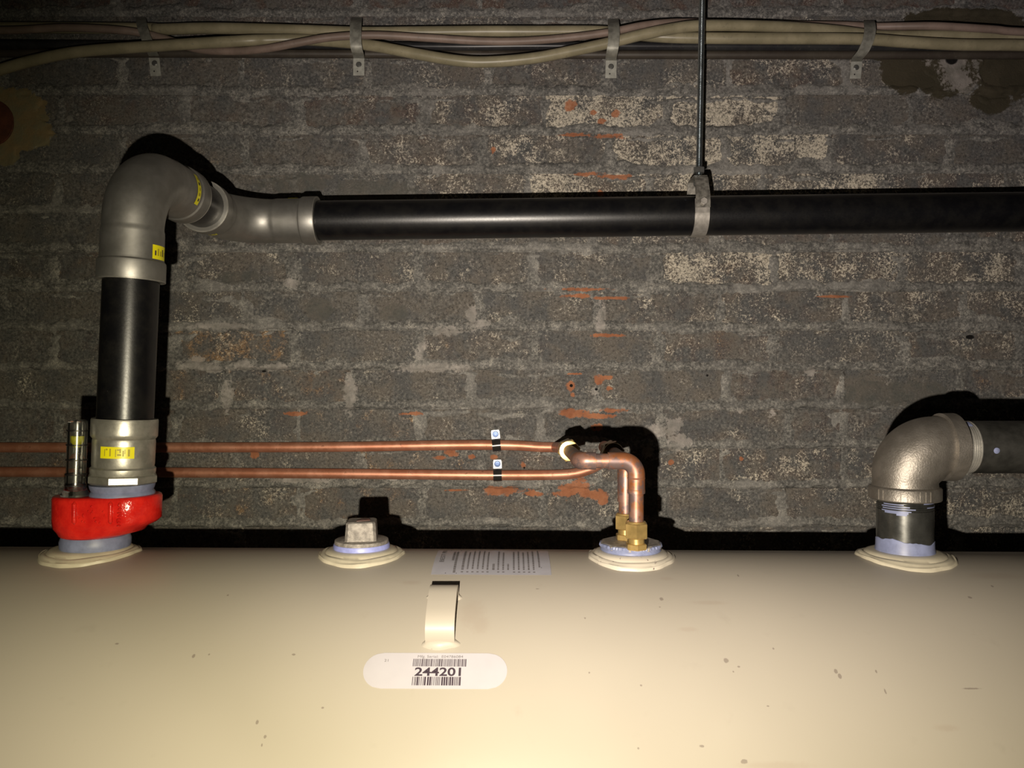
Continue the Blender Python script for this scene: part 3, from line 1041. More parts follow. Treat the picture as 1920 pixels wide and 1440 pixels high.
def barcode(px0, px1, py0, py1, seed, nbar, wide):
    r = random.Random(seed)
    _, a = T(815, py0); _, b = T(815, py1)
    ws = []
    for i in range(nbar):
        ws.append((r.choice((1, 1, wide)), r.choice((1, 1, wide * .8))))
    tot = sum(w + g for w, g in ws)
    q = []; x = bx(px0); u = (bx(px1) - bx(px0)) / tot
    for w, g in ws:
        q.append((x, x + w * u, b, a)); x += (w + g) * u
    tank_quads('barcode', q, M_PRINT, lab, OFF)


barcode(773, 875, 1236.6, 1250.6, 4, 46, 2.0)
barcode(775, 866, 1270, 1286, 9, 27, 2.6)

# instruction sheet near the crest, printed sideways
xa, pf = T(808, 1078); xb, _ = T(1034, 1078)
_, pk = T(920, 1034.2)
pk -= 0.02
sheet = flat_patch('instruction_sheet', [(pf + (pk - pf) * i / 12, xa, xb) for i in range(13)], M_SHEET, tank, 0.0005)
sheet['label'] = 'grey instruction sheet with sideways print'
fr = lambda u: xa + (xb - xa) * u
fp = lambda v: pf + (pk - pf) * v
q = []
r_ = random.Random(3)
for u, v0, v1, w in ((0.115, .02, .95, .006), (0.205, .02, .95, .006), (0.918, .18, .95, .005)):
    q.append((fr(u), fr(u + w), fp(v0), fp(v1)))
for u, v0 in ((0.150, .42), (0.178, .04), (0.245, .12), (0.290, .14), (0.332, .14), (0.375, .14), (0.418, .14), (0.458, .12), (0.505, .12), (0.548, .12), (0.590, .12), (0.632, .12), (0.680, .12), (0.722, .12), (0.764, .12), (0.806, .12), (0.848, .12), (0.897, .2)):
    v = v0
    end = 0.30 if abs(u - .505) < .01 or abs(u - .632) < .01 else 0.92 + r_.uniform(-.12, .03)
    while v < end:
        l = r_.uniform(.02, .07)
        q.append((fr(u), fr(u + (0.020 if u < .26 or u > .5 and u < .52 else 0.014)), fp(v), fp(min(v + l, end)))); v += l + 0.012
    if 0.24 < u < .86 and abs(u - .505) > .01 and abs(u - .632) > .01:
        q.append((fr(u), fr(u + .018), fp(.05), fp(.075)))
tank_quads('small_print', q, M_SHEETPRINT, sheet, OFF)
tank_text('lettering', 'BEST PR', fr(0.045), fr(0.085), fp(.36), fp(.93), M_SHEETPRINT, sheet, OFF, 0.012, turned=True)

# ---------------------------------------------------------------- left: red alarm fitting, gauge, vent riser
D1 = 0.89
vent = thing('vent_fitting', 'glossy red cast offset fitting on the tank under the black riser', 'fitting', (XV, TY, ZTOP(XV)))
zt = ZTOP(XV)
XU = -0.448                                      # centre of the upper port
XL = XV + 0.004


def hull(c1, r1, c2, r2, n=64):
    """outline of two circles (x-aligned) wrapped by a band"""
    pts = []
    d = c2 - c1
    th = math.acos(max(-1, min(1, (r1 - r2) / d)))
    m = n // 2
    for i in range(m + 1):
        a = th + (2 * PI - 2 * th) * i / m
        pts.append((c1 + r1 * math.cos(a), TY + r1 * math.sin(a)))
    for i in range(m + 1):
        a = -th + 2 * th * i / m
        pts.append((c2 + r2 * math.cos(a), TY + r2 * math.sin(a)))
    return pts


ZR1 = P(0, 934.5, D1 - .035).z
ZR0 = P(0, 1014, D1 - .035).z
H = ZR1 - ZR0
c1 = XL - 0.004
rings = [(ZR0, hull(XL, .0335, XL + .004, .0335)), (ZR0 + H * .04, hull(XL, .0358, XL + .006, .0355)), (ZR0 + H * .12, hull(XL - .001, .0368, XL + .020, .0358)), (ZR0 + H * .22, hull(c1, .0378, XU - .008, .0350)),
         (ZR0 + H * .32, hull(c1, .0386, XU + .001, .0362)), (ZR0 + H * .42, hull(c1, .039, XU + .0055, .0365)), (ZR0 + H * .93, hull(c1, .039, XU + .006, .0365)), (ZR0 + H * .985, hull(c1, .0378, XU + .006, .0353)), (ZR1, hull(c1, .035, XU + .006, .0325))]
prism('body', None, 0, 0, M_RED, vent, rings=rings, angle=55)
lathe('sealant_ring', (XL + .002, TY, zt - .001), (0, 0, 1), [(0, .0362), (.003, .0372), (.009, .0372), (ZR0 - zt + .0015, .0352)], M_DOPE, vent)
lathe('sealant_ring', (XU, TY, ZR1 - .001), (0, 0, 1), [(0, .0345), (.003, .0342), (.0055, .0325), (.0085, .0338), (.013, .0348), (.0135, .030)], M_DOPE, vent)
# cast ribs and raised marks on the front face


def band_point(x, off=0.0):
    """front surface of the red body at x"""
    t = (x - c1) / (XU + .006 - c1)
    r = .039 + (.0365 - .039) * min(1, max(0, t))
    if x < c1:
        return TY - math.sqrt(max(0, .039 ** 2 - (x - c1) ** 2)) - off
    return TY - r - off


for px in (139, 205):
    x = P(px, 960, D1 - .04).x
    V, Fc = tube_geo([(x, band_point(x) - .0002, ZR0 + H * .40), (x, band_point(x) - .0010, ZR0 + H * .45), (x, band_point(x) - .0010, ZR0 + H * .88), (x, band_point(x) - .0002, ZR0 + H * .93)], [.0008, .0024, .0024, .0008], 12)
    mk('rib', V, Fc, M_RED, vent)
r_ = random.Random(5)
V = []; Fc = []
for px, py, w, hh in ((170, 950, 3, 3), (164, 959, 2.4, 3), (172, 960, 2.4, 4), (169, 963, 2, 3), (155, 967, 3, 5), (153, 978, 2.4, 3), (158, 979, 2.4, 3), (178, 978, 3, 3), (185, 981, 2.6, 3.4), (191, 960, 2.4, 3), (176, 972, 4, 2), (194, 968, 1.6, 5), (148, 972, 2, 2),
                      (221, 948, 4, 5), (221, 956, 4, 3), (220, 963, 5, 2.2), (220, 969, 4, 2), (219, 975, 5, 2.2), (219, 981, 4, 2.2), (219, 987, 4, 2), (222, 966, 2, 2), (217, 978, 2, 2)):
    q = P(px, py, D1 - .04)
    y = band_point(q.x)
    b = len(V)
    N = 8
    a_, b_ = w / F * .85, hh / F * .85
    for i, (s, dd) in enumerate(((1, .0006), (.7, -.0010), (.05, -.0017))):
        for k in range(N):
            t = 2 * PI * k / N
            V.append((q.x + a_ * s * math.cos(t), y + dd, q.z + b_ * s * math.sin(t)))
    for i in range(2):
        for k in range(N):
            k2 = (k + 1) % N
            Fc.append((b + i * N + k, b + i * N + k2, b + (i + 1) * N + k2, b + (i + 1) * N + k))
o = mk('raised_marks', V, Fc, M_RED, vent, angle=70)

# clear gauge standing on the red fitting
gx0 = P(141, 930, 0.868)
gt = P(146, 789, 0.868)
gauge = thing('level_gauge', 'clear plastic level gauge tube with black rings on the red fitting', 'gauge', (gx0.x, 0.868, ZR1))
ax = Vector((gt.x - gx0.x, 0, gt.z - ZR1)); L = ax.length; ax.normalize()
g0 = Vector((gx0.x, 0.868, ZR1))
lathe('tube', g0 + ax * .001, ax, [(0, .0150), (.002, .0152), (.005, .0128), (.010, .0108), (.016, .0103), (L - .006, .0103), (L - .001, .0098), (L, .0080), (L, .0002), (L - .003, .0002), (L - .003, .0074), (L - .005, .0080), (.006, .0080), (.006, .0002), (0.0, .0002)], M_CLEAR, gauge, seg=32, caps=False, closed=True)
for py in (807, 834, 862, 889, 910):
    s = (gt.z - P(0, py, .868).z)
    lathe('gauge_ring', g0 + ax * (L - s - .0006), ax, [(0, .0102), (0, .0111), (.0014, .0111), (.0014, .0102)], M_RING, gauge, seg=28, closed=True)
s0 = L - (gt.z - P(0, 838, .868).z)
lathe('float', g0 + ax * s0, ax, [(0, .0040), (.003, .0045), (.006, .0068), (.012, .0072), (.0125, .0070)], M_FLOAT, gauge, seg=24)

# stainless adapter
Z = lambda py, d=D1 - .034: (720 - py) / F * d
ad_top = Z(787); ad_hex = Z(893); ad_bot = ZR1 + .0125
lean = Vector((P(240, 510, D1).x - P(229, 790, D1).x, 0, P(240, 510, D1).z - P(229, 790, D1).z)).normalized()
B0 = Vector((XU, TY, ad_bot))
rx = lambda z: B0 + lean * ((z - B0.z) / lean.z)
adapter = thing('press_adapter', 'shiny stainless press adapter with yellow label at the riser foot', 'pipe fitting', tuple(B0))
hexagon('hex_collar', B0, lean, ad_hex - ad_bot, 0.070, M_STAINLESS, adapter, rot=0.08, sides=8)
h0 = ad_hex - ad_bot - .001; h1 = ad_top - ad_bot
lathe('sleeve', B0, lean, [(h0, .030), (h0, .0338), (h0 + .003, .0345), (h0 + .007, .0345), (h0 + .009, .0325), (h0 + .012, .0330), (h1 - .026, .0332), (h1 - .023, .0326), (h1 - .020, .0350), (h1 - .017, .0352), (h1 - .002, .0352), (h1, .0346), (h1, .0300)], M_STAINLESS, adapter, seg=56)
zc0 = Z(860) - ad_bot; zc1 = Z(838) - ad_bot
lb = cyl_patch('label', B0, lean, .0332, zc0, zc1, -0.30, 0.78, M_YELLOW, adapter)
for a0, a1, s0, s1 in ((-.15, -.12, .2, .8), (-.1, -.04, .7, .85), (.02, .07, .2, .85), (.20, .23, .15, .8), (.25, .36, .7, .8), (.26, .38, .25, .4), (.33, .37, .5, .85), (.42, .46, .2, .7), (.58, .64, .2, .8), (.48, .5, .4, .8)):
    cyl_patch('print_bar', B0, lean, .0335, zc0 + (zc1 - zc0) * s0, zc0 + (zc1 - zc0) * s1, a0, a1, M_OLIVEPRINT, lb, nu=2)

# black riser
rt = Z(500, D1 - .0)
p_low = rx(ad_top - .03)
p_hi = rx(Z(480, D1))


def press_elbow(name, label, p_in, d_in, corner, d_out, R, hub_in, hub_out, marks):
    """90 degree press elbow: p_in on the inlet axis is its open rim"""
    d_in = Vector(d_in).normalized(); d_out = Vector(d_out).normalized()
    corner = Vector(corner)
    a0 = corner - d_in * R; a1 = corner + d_out * R
    th = thing(name, label, 'pipe elbow', tuple(corner))
    rim0 = a0 - d_in * hub_in; rim1 = a1 + d_out * hub_out
    hub = [(0, .0304), (0, .0362), (.001, .0366), (.019, .0366), (.0215, .0362), (.0235, .0345), (.0262, .0340)]
    pts = []; rad = []; tg = []
    for s, r in hub:
        pts.append(rim0 + d_in * s); rad.append(r); tg.append(d_in)
    for s, r in ((hub_in - .008, .0340), (hub_in - .005, .0338), (hub_in - .003, .0332)):
        pts.append(rim0 + d_in * s); rad.append(r); tg.append(d_in)
    cen = corner - d_in * R + d_out * R
    N = 20
    for i in range(N + 1):
        t = PI / 2 * i / N
        pts.append(cen - d_out * R * math.cos(t) + d_in * R * math.sin(t))
        tg.append((d_in * math.cos(t) + d_out * math.sin(t)))
        rad.append(.0330 + .0012 * math.sin(2 * t))
    for s, r in ((hub_out - .003, .0332), (hub_out - .005, .0338), (hub_out - .008, .0340)):
        pts.append(rim1 - d_out * s); rad.append(r); tg.append(d_out)
    for s, r in reversed(hub):
        pts.append(rim1 - d_out * s); rad.append(r); tg.append(d_out)
    tube('body', pts, rad, M_PRESS, th, seg=56, tang=tg, angle=28)
    # bright cut lips
    for rim, dd in ((rim0, d_in), (rim1, -d_out)):
        lathe('lip', rim - dd * .0006, dd, [(0, .0345), (0, .0366), (.0012, .0366), (.0012, .0345)], M_STAINLESS, th, seg=56, closed=True)
    for (end, s0, s1, a0_, a1_, ref) in marks:
        base, ax_ = (rim0, d_in) if end == 0 else (rim1, -d_out)
        lb = cyl_patch('label', base, ax_, .0341, s0, s1, a0_, a1_, M_YELLOW, th, ref=ref)
        for k in range(5):
            u = a0_ + (a1_ - a0_) * (.12 + .17 * k)
            cyl_patch('print_bar', base, ax_, .0344, s0 + (s1 - s0) * .25, s0 + (s1 - s0) * (.75 if k % 2 else .6), u, u + (a1_ - a0_) * .09, M_PRINT if k in (0, 3) else M_OLIVEPRINT, lb, ref=ref, nu=2)
    return rim0, rim1


R1 = 0.066
top_ref = rx(Z(425, D1))
corner1 = top_ref + lean * R1
back = Vector((0, 1, 0))
back1 = Vector((0.004, 1, 0.010)).normalized()
up1 = lean - back1 * lean.dot(back1)
up1.normalize()
e1a, e1b = press_elbow('upper_elbow', 'grey steel press elbow bending from the riser back towards the wall', None, up1, corner1, back1, R1, 0.062, 0.066,
                       [(0, .0245, .0405, 1.10, 1.80, (0, -1, 0)), (1, .029, .039, -.62, 0.55, (1, 0, .05))])
riser = tube('riser_pipe', [rx(ad_top + .0003), e1a - lean * .0008], 0.0301, M_BLACK, seg=48)
tag(riser, 'upright black steel pipe rising from the stainless adapter at the left', 'pipe')
D2 = 1.192
corner2 = corner1 + back1 * ((D2 - corner1.y) / back1.y)
slope = Vector((1, 0, 0.0125)).normalized()
out2 = (slope - back1 * slope.dot(back1)).normalized()
e2a, e2b = press_elbow('lower_elbow', 'grey steel press elbow turning the nipple into the long black pipe', None, back1, corner2, slope, R1, 0.044, 0.068,
                       [(1, .030, .045, 1.35, 1.62, (0, -1, 0)), (0, .024, .034, -.2, .2, (.05, 0, -1))])
nip = tube('short_nipple', [e1b + back1 * .0008, e2a - back1 * .0008], 0.0301, M_BLACK, seg=48)
tag(nip, 'short black pipe piece between the two grey press elbows', 'pipe')
pe = P(2180, 423, D2)
lp_ = e2b + slope * .0008
long_end = lp_ + slope * ((1.25 - lp_.x) / slope.x)
main = tube('vent_pipe', [lp_, long_end], 0.0301, M_BLACK, seg=48)
tag(main, 'long shiny black steel pipe running level along the wall to the right', 'pipe')

# ---------------------------------------------------------------- hanger and rod
hxx = (1318 - 960) / F * (D2 - .034)
hz = lp_.z + slope.z / slope.x * (hxx - lp_.x)
hang = thing('pipe_hanger', 'zinc band hanger clamped round the long black pipe', 'pipe hanger', (hxx, D2, hz))
ztop = (720 - 330) / F * (D2 - .02)
zj = (720 - 389) / F * (D2 - .033)
pts = []
rb = .0304
for i in range(37):
    a = math.radians(-8 + 196 * i / 36)            # under the pipe, back to front
    pts.append((hxx, D2 + rb * math.cos(a), hz - rb * math.sin(a)))
pts = [(hxx, D2 + .0298, zj + .022), (hxx, D2 + .0304, zj - .004)] + pts + [(hxx, D2 - .0306, zj - .008), (hxx, D2 - .0302, zj + .004), (hxx, D2 - .0298, zj + .014)]
ribbon('band', pts, slope, .0220, -.0017, M_STRAPBAND, hang, angle=40)
yk = [(hxx, D2 + .0335, zj - .004), (hxx, D2 + .0335, zj + .012), (hxx, D2 + .022, ztop - .004), (hxx, D2 + .019, ztop), (hxx, D2 - .019, ztop), (hxx, D2 - .0235, ztop - .004), (hxx, D2 - .0330, zj + .020), (hxx, D2 - .0335, zj + .008), (hxx, D2 - .0335, zj)]
wd = [.0205, .0205, .0205, .0200, .0200, .0200, .0215, .0220, .0220]
ribbon('yoke', yk, slope, wd, .0017, M_YOKE, hang, angle=25)
bz = (720 - 377) / F * (D2 - .037)
bxx = hxx
hexagon('bolt', (bxx + .0008, D2 - .0350, bz), (0, -1, 0), .0045, .0098, M_STRAPBAND, hang)
lathe('bolt_shank', (bxx + .0008, D2 + .046, bz), (0, -1, 0), [(0, .0028), (.084, .0028)], M_ROD, hang, seg=12)
hexagon('nut', (bxx + .0008, D2 + .0355, bz), (0, 1, 0), .005, .011, M_NUT, hang)

rodx0 = P(1310.5, 326, D2); rodx1 = P(1319, -140, D2)
rod_axis = (rodx1 - rodx0).normalized()
rod = thing('threaded_rod', 'thin zinc threaded rod hanging from the ceiling to the band hanger', 'rod', tuple(rodx0))
r0 = rodx0 - rod_axis * .012
Lr = (CEIL - r0.z) / rod_axis.z + 0.004
prof = []
s = 0.0
while s < Lr:
    prof += [(s, .00485), (s + .0009, .0041)]
    s += .0017
lathe('shaft', r0, rod_axis, prof, M_ROD, rod, seg=14, angle=80)
hexagon('nut', rodx0 + rod_axis * .0012, rod_axis, .0085, .0155, M_NUT, rod, rot=.3)
hexagon('nut', Vector((rodx0.x, D2, ztop - .0095)), rod_axis, .0075, .0155, M_NUT, rod, rot=.1)

# ---------------------------------------------------------------- square plug
zp = ZTOP(XP)
plug = thing('square_plug', 'square headed cast plug screwed into the tank beside the instruction sheet', 'plug', (XP, TY, zp))
lathe('sealant_ring', (XP, TY, zp - .001), (0, 0, 1), [(0, .0312), (.0015, .0322), (.0045, .0320), (.0065, .0312), (.0068, .027)], M_DOPE_BRIGHT, plug)
lathe('flange', (XP, TY, zp + .001), (0, 0, 1), [(0, .0300), (.0060, .0308), (.0085, .0302), (.0090, .029)], M_PLUG, plug)
hd = []
rotp = math.radians(6.5)
sq = lambda s: [(XP + math.cos(rotp) * x - math.sin(rotp) * y, TY + math.sin(rotp) * x + math.cos(rotp) * y) for x, y in
                ((-s, -s + .003), (-s + .003, -s), (s - .003, -s), (s, -s + .003), (s, s - .003), (s - .003, s), (-s + .003, s), (-s, s - .003))]
zh = zp + .009
prism('head', None, 0, 0, M_PLUG, plug, rings=[(zh - .001, sq(.0178)), (zh + .018, sq(.0166)), (zh + .0212, sq(.0163)), (zh + .0225, sq(.0150))], angle=25)
for k in range(3):
    a = rotp + .35
    c = Vector((XP + .003, TY - .006 + .0048 * k, zh + .0229))
    box('cast_mark', c, (.016 - .003 * k, .0018, .0012), M_GREYCAP, plug, a, .0003)

# ---------------------------------------------------------------- copper riser group
zb = ZTOP(XB)
YB = TY - .006
bush = thing('duplex_bushing', 'round steel bushing with lavender sealant under two brass nuts', 'bushing', (XB, YB, zb))
lathe('sealant_ring', (XB, YB, zb - .001), (0, 0, 1), [(0, .0325), (.002, .0345), (.0045, .0340), (.0055, .033)], M_DOPE, bush, seg=40)
V = []
hexagon('plate', (XB, YB, zb + .0035), (0, 0, 1), .0062, .0675, M_PLUG, bush, rot=.15, sides=10, chamfer=.06)
# beads of sealant round the plate's rim
for k in range(44):
    a = 2 * PI * k / 44
    rr = .0338 + .0004 * math.sin(7 * a)
    V.append((XB + rr * math.cos(a), YB + rr * math.sin(a)))
rg = random.Random(2)
ringpts = []
Vs = []; Fs = []
N = 132
for k in range(N):
    a = 2 * PI * k / N
    j = rg.uniform(-.0006, .0006)
    for (dr, dz_) in ((-.0015, .0030), (.0006, .0034 + j), (.0018 + j, .0060), (.0010 + j, .0086), (-.0012, .0092)):
        Vs.append((XB + (.0337 + dr) * math.cos(a), YB + (.0337 + dr) * math.sin(a), zb + dz_))
for k in range(N):
    k2 = (k + 1) % N
    for i in range(4):
        Fs.append((k * 5 + i, k2 * 5 + i, k2 * 5 + i + 1, k * 5 + i + 1))
mk('sealant_smear', Vs, Fs, M_DOPE, bush, angle=20)

ZP = zb + .0097
# front riser and rear riser
FRX, FRD = P(1193, 1000, 0.842).x, 0.842
RRX, RRD = P(1173, 1000, 0.895).x, 0.895
rc_ = .0080


def nutset(name, label, x, d):
    th = thing(name, label, 'compression nut', (x, d, ZP))
    hexagon('base_hex', (x, d, ZP), (0, 0, 1), .0068, .0205, M_BRASS, th, rot=.52)
    lathe('neck', (x, d, ZP + .006), (0, 0, 1), [(0, .0088), (.010, .0088)], M_BRASS, th, seg=24)
    hexagon('nut', (x, d, ZP + .0125), (0, 0, 1), .0165, .0228, M_BRASS, th, rot=.40)
    lathe('ferrule', (x, d, ZP + .028), (0, 0, 1), [(0, .0112), (.0025, .0100), (.003, .0083)], M_BRASS, th, seg=24)
    return th


nutset('brass_nut', 'front brass compression nut on the bushing under the nearer copper tube', FRX, FRD)
nutset('brass_nut', 'rear brass compression nut on the bushing half hidden by the nearer one', RRX, RRD)


def fitting(th, pts, a, b):
    pass


zf = (720 - 864) / F * FRD
fx1 = P(1085, 864, FRD).x
ft = thing('copper_riser', 'nearer soldered copper riser with two elbows going back to the wall', 'copper pipe', (FRX, FRD, ZP + .02))
q_b = Vector((P(1068, 846, 1.0).x, 1.004, (720 - 846) / F * 1.0))
q_c = Vector((P(1089, 866, FRD + .0).x, FRD, zf))
path = round_path([(FRX, FRD, ZP + .02), (FRX, FRD, zf), q_c, q_b], [.0145, .013], 10)
tube('tube', path, rc_, M_COPPER_DULL, ft, seg=28)
# socketed elbows over it
zlow = (720 - 925) / F * FRD
pp = round_path([(FRX, FRD, zlow), (FRX, FRD, zf), (P(1140, 864, FRD).x, FRD, zf)], [.0150], 12)
rr = [.0094] * len(pp)
tube('elbow', pp, rr, M_COPPER_DULL, ft, seg=28)
lathe('socket_rim', (FRX, FRD, zlow - .0002), (0, 0, 1), [(0, .0080), (.0004, .0097), (.004, .0097), (.0046, .0094)], M_COPPER_DULL, ft, seg=28)
lathe('solder_ring', (FRX, FRD, (720 - 898) / F * FRD), (0, 0, 1), [(0, .0094), (.001, .0099), (.002, .0094)], M_COPPER_DULL, ft, seg=28)
din = (q_b - q_c).normalized()
pp = round_path([(P(1117, 864, FRD).x, FRD, zf), q_c, q_c + din * .028], [.0145], 12)
tube('elbow', pp, .0096, M_COPPER_DULL, ft, seg=28)

zr = (720 - 866) / F * RRD
rt_ = thing('copper_riser', 'farther soldered copper riser partly hidden behind the nearer one', 'copper pipe', (RRX, RRD, ZP + .02))
q2 = Vector((RRX, 1.000, zr + .001))
path = round_path([(RRX, RRD, ZP + .02), (RRX, RRD, zr), q2], [.0145], 10)
tube('tube', path, rc_, M_COPPER_DULL, rt_, seg=28)
zlow = (720 - 940) / F * RRD
pp = round_path([(RRX, RRD, zlow), (RRX, RRD, zr), (RRX, RRD + .030, zr + .0003)], [.0150], 12)
tube('elbow', pp, .0094, M_COPPER_DULL, rt_, seg=28)

YC = WALL - 0.0092           # centre line of the copper runs, clipped flat on the wall
bf1 = thing('brass_coupling', 'bright brass flare coupling at the end of the upper copper line', 'coupling', tuple(q_b))
axb = Vector((0.00, 1, -.012)).normalized()
lathe('flange', q_b - axb * .001, axb, [(0, .0085), (.0005, .0128), (.003, .0134), (.004, .0128)], M_BRASS, bf1, seg=32)
hexagon('nut', q_b + axb * .0025, axb, .016, .0262, M_BRASS, bf1, rot=.3)
hexagon('body', q_b + axb * .020, axb, .024, .0245, M_BRASS_DARK, bf1, rot=.1)
lathe('stem', q_b + axb * .017, axb, [(0, .010), (.034, .010)], M_BRASS_DARK, bf1, seg=24)
bf2 = thing('brass_coupling', 'dark brass coupling in shadow behind the copper elbow', 'coupling', tuple(q2))
lathe('flange', q2 - axb * .001, axb, [(0, .0085), (.0005, .0128), (.003, .0134), (.004, .0128)], M_BRASS_DARK, bf2, seg=32)
hexagon('nut', q2 + axb * .0025, axb, .016, .0262, M_BRASS_DARK, bf2, rot=.3)
hexagon('body', q2 + axb * .020, axb, .024, .0245, M_BRASS_DARK, bf2, rot=.1)
lathe('stem', q2 + axb * .017, axb, [(0, .010), (.034, .010)], M_BRASS_DARK, bf2, seg=24)

# the two copper lines along the wall
top = [P(-240, 838, YC), P(60, 839, YC), P(330, 839, YC), P(620, 838, YC), P(860, 834.5, YC), P(960, 835, YC), P(1010, 838, YC), P(1040, 838.5, YC)]
e_ = q_b + axb * .040
tp = smooth_path(top, 6)[:-1] + round_path([top[-1], (e_.x, YC, top[-1].z), e_], [.022], 10)
cl1 = tube('copper_line', tp, 0.0086, M_COPPER, seg=24)
tag(cl1, 'upper copper line along the wall ending at the bright brass coupling', 'copper pipe', 'copper lines clipped to the wall')
low = [P(-240, 884, YC), P(60, 885, YC), P(330, 886, YC), P(620, 888, YC), P(860, 890.5, YC), P(960, 891, YC), P(1050, 890, YC), P(1090, 885, YC), P(1118, 874, YC), P(1136, 862, YC - .002)]
e2_ = q2 + axb * .040
lpth = smooth_path(low, 6)
lpth = lpth[:-1] + round_path([lpth[-1], P(1150, 852, YC - .006), (e2_.x, e2_.y + .06, e2_.z), e2_], [.012, .02], 8)
cl2 = tube('copper_line', lpth, 0.0086, M_COPPER, seg=24)
tag(cl2, 'lower copper line along the wall curving up behind the copper riser', 'copper pipe', 'copper lines clipped to the wall')


def tube_clip(px, pyc, label, tilt):
    c = P(px, pyc, YC)
    th = thing('tube_clip', label, 'pipe clip', tuple(c), 'tube clips on the copper lines')
    s = Vector((1, 0, tilt)).normalized()
    up = Vector((-tilt, 0, 1)).normalized()
    pts = []
    for i in range(19):
        a = math.radians(-70 + 180 * i / 18)           # from under the tube round the front to its top
        pts.append(c + Vector((0, -1, 0)) * .0092 * math.cos(a) + up * .0092 * math.sin(a))
    pts = pts[:-1] + [c + up * .0098 + Vector((0, .002, 0)), c + up * .0100 + Vector((0, .0075, 0))]
    ribbon('strap', pts, s, .0142, -.0012, M_CLIP, th, angle=50)
    t0 = c + up * .0100 + Vector((0, .0060, 0)); t1 = c + up * .0262 + Vector((0, .0060, 0))
    wd = [.0142, .0142, .0142, .0120]
    ribbon('tab', [t0, t0 + up * .006, t0 + up * .0125, t1 - up * .0005], s, wd, -.0012, M_ZINCWHITE, th)
    sc = c + up * .0188 + Vector((0, .0045, 0))
    lathe('screw', sc, (0, -1, 0), [(0, .0054), (.0018, .0054), (.0028, .0046), (.0029, .0026), (.0016, .0024)], M_BLUE, th, seg=20)


tube_clip(931, 835, 'black coated clip with blue screw on the upper copper line', 0.10)
tube_clip(933, 891, 'black coated clip with blue screw on the lower copper line', 0.02)

# ---------------------------------------------------------------- right: threaded elbow and pipe
D3 = 0.89
zq = ZTOP(XR)
nipz = (720 - 940) / F * (D3 - .03)
nipple = thing('threaded_nipple', 'short dark steel nipple with lavender sealant under the cast elbow', 'pipe nipple', (XR, D3, zq))
ztr0 = (720 - 962) / F * (D3 - .03) - zq
zcol0 = (720 - 944) / F * (D3 - .034) - zq
prof = [(-.001, .0301), (ztr0, .0301)]
s = ztr0
while s < zcol0 + .004:
    prof += [(s + .0004, .0290), (s + .0013, .0301), (s + .0019, .0301)]
    s += .0024
prof += [(s + .006, .0285)]
lathe('pipe', (XR, D3, zq), (0, 0, 1), prof, M_NIPPLE, nipple, seg=56, angle=25)
V = []; Fc = []
N = 64
rg = random.Random(8)
zs_top = (720 - 1019) / F * (D3 - .03) - zq
for k in range(N):
    a = 2 * PI * k / N
    w = .0022 * math.sin(a * 2 + .5) + .0008 * math.sin(a * 7) + rg.uniform(-.0004, .0004)
    for r, z in ((.0318, 0), (.0314, .002), (.0309, .005), (.0307, zs_top - .0004 + w), (.0300, zs_top + w)):
        V.append((XR + r * math.cos(a), D3 + r * math.sin(a), zq + z))
for k in range(N):
    k2 = (k + 1) % N
    for i in range(4):
        Fc.append((k * 5 + i, k2 * 5 + i, k2 * 5 + i + 1, k * 5 + i + 1))
mk('sealant_band', V, Fc, M_DOPE, nipple, angle=40)
for dz_, a0, a1 in ((.0000, -1.35, -.25), (.0026, -1.3, -.1), (.0050, -1.35, -.3), (.0074, -1.25, -.5), (.0090, .2, 1.2), (.0045, .35, 1.3), (-.0022, -1.2, -.35), (-.0040, -.75, -.4)):
    cyl_patch('sealant_streak', (XR, D3, zq), (0, 0, 1), .0300, ztr0 + dz_, ztr0 + dz_ + (.0011 if dz_ > -.001 else .0022), a0, a1, M_DOPE, nipple, nu=10, lift=.0004)

zax = (720 - 838) / F * D3
Rr = 0.040
elb = thing('cast_elbow', 'grey brown cast iron threaded elbow on the right side of the tank', 'pipe elbow', (XR, D3, zax))
d_in = Vector((0, 0, 1)); d_out = Vector((1, 0, -.002)).normalized()
cor = Vector((XR, D3, zax))
rim0 = Vector((XR, D3, zq + zcol0))
a0 = cor - d_in * Rr
cl = .0145
pts = []; rad = []; tg = []
for s, r in ((0, .0302), (0, .0372), (.0012, .0384), (cl - .0012, .0384), (cl, .0374), (cl + .001, .0350)):
    pts.append(rim0 + d_in * s); rad.append(r); tg.append(d_in)
cen = a0 + d_out * Rr
N = 24
for i in range(N + 1):
    t = PI / 2 * i / N
    p_ = cen - d_out * Rr * math.cos(t) + d_in * Rr * math.sin(t)
    if i == 0 and p_.z < pts[-1].z + .0005: continue
    pts.append(p_); tg.append(d_in * math.cos(t) + d_out * math.sin(t)); rad.append(.0345 + .0030 * math.sin(t * 2) ** 1.0 + .0006 * (i / N))
rimx = (1823 - 960) / F * (D3 - .036)
sx0 = pts[-1].x
co = (1776 - 960) / F * (D3 - .02)
for x, r in ((co - .002, .0353), (co, .0362), (co + .003, .0388), (rimx - .0012, .0390), (rimx, .0378), (rimx, .0302)):
    if x <= sx0 and r < .036: continue
    pts.append(Vector((max(x, sx0 + .0002), D3, zax))); rad.append(r); tg.append(d_out)
tube('body', pts, rad, M_IRON, elb, seg=64, tang=tg, angle=40)
for k in range(10):
    a = -1.25 + k * .17
    if k in (2, 3, 6): continue
    d = Vector((math.sin(a), -math.cos(a), 0))
    b = Vector((XR, D3, rim0.z + cl / 2)) + d * .0383
    box('collar_rib', b, (.0010 if k % 3 else .0022, .0014, cl * .8), M_IRON, elb, math.atan2(d.x, -d.y), .0003)
q = P(1739, 864, D3 - .034)
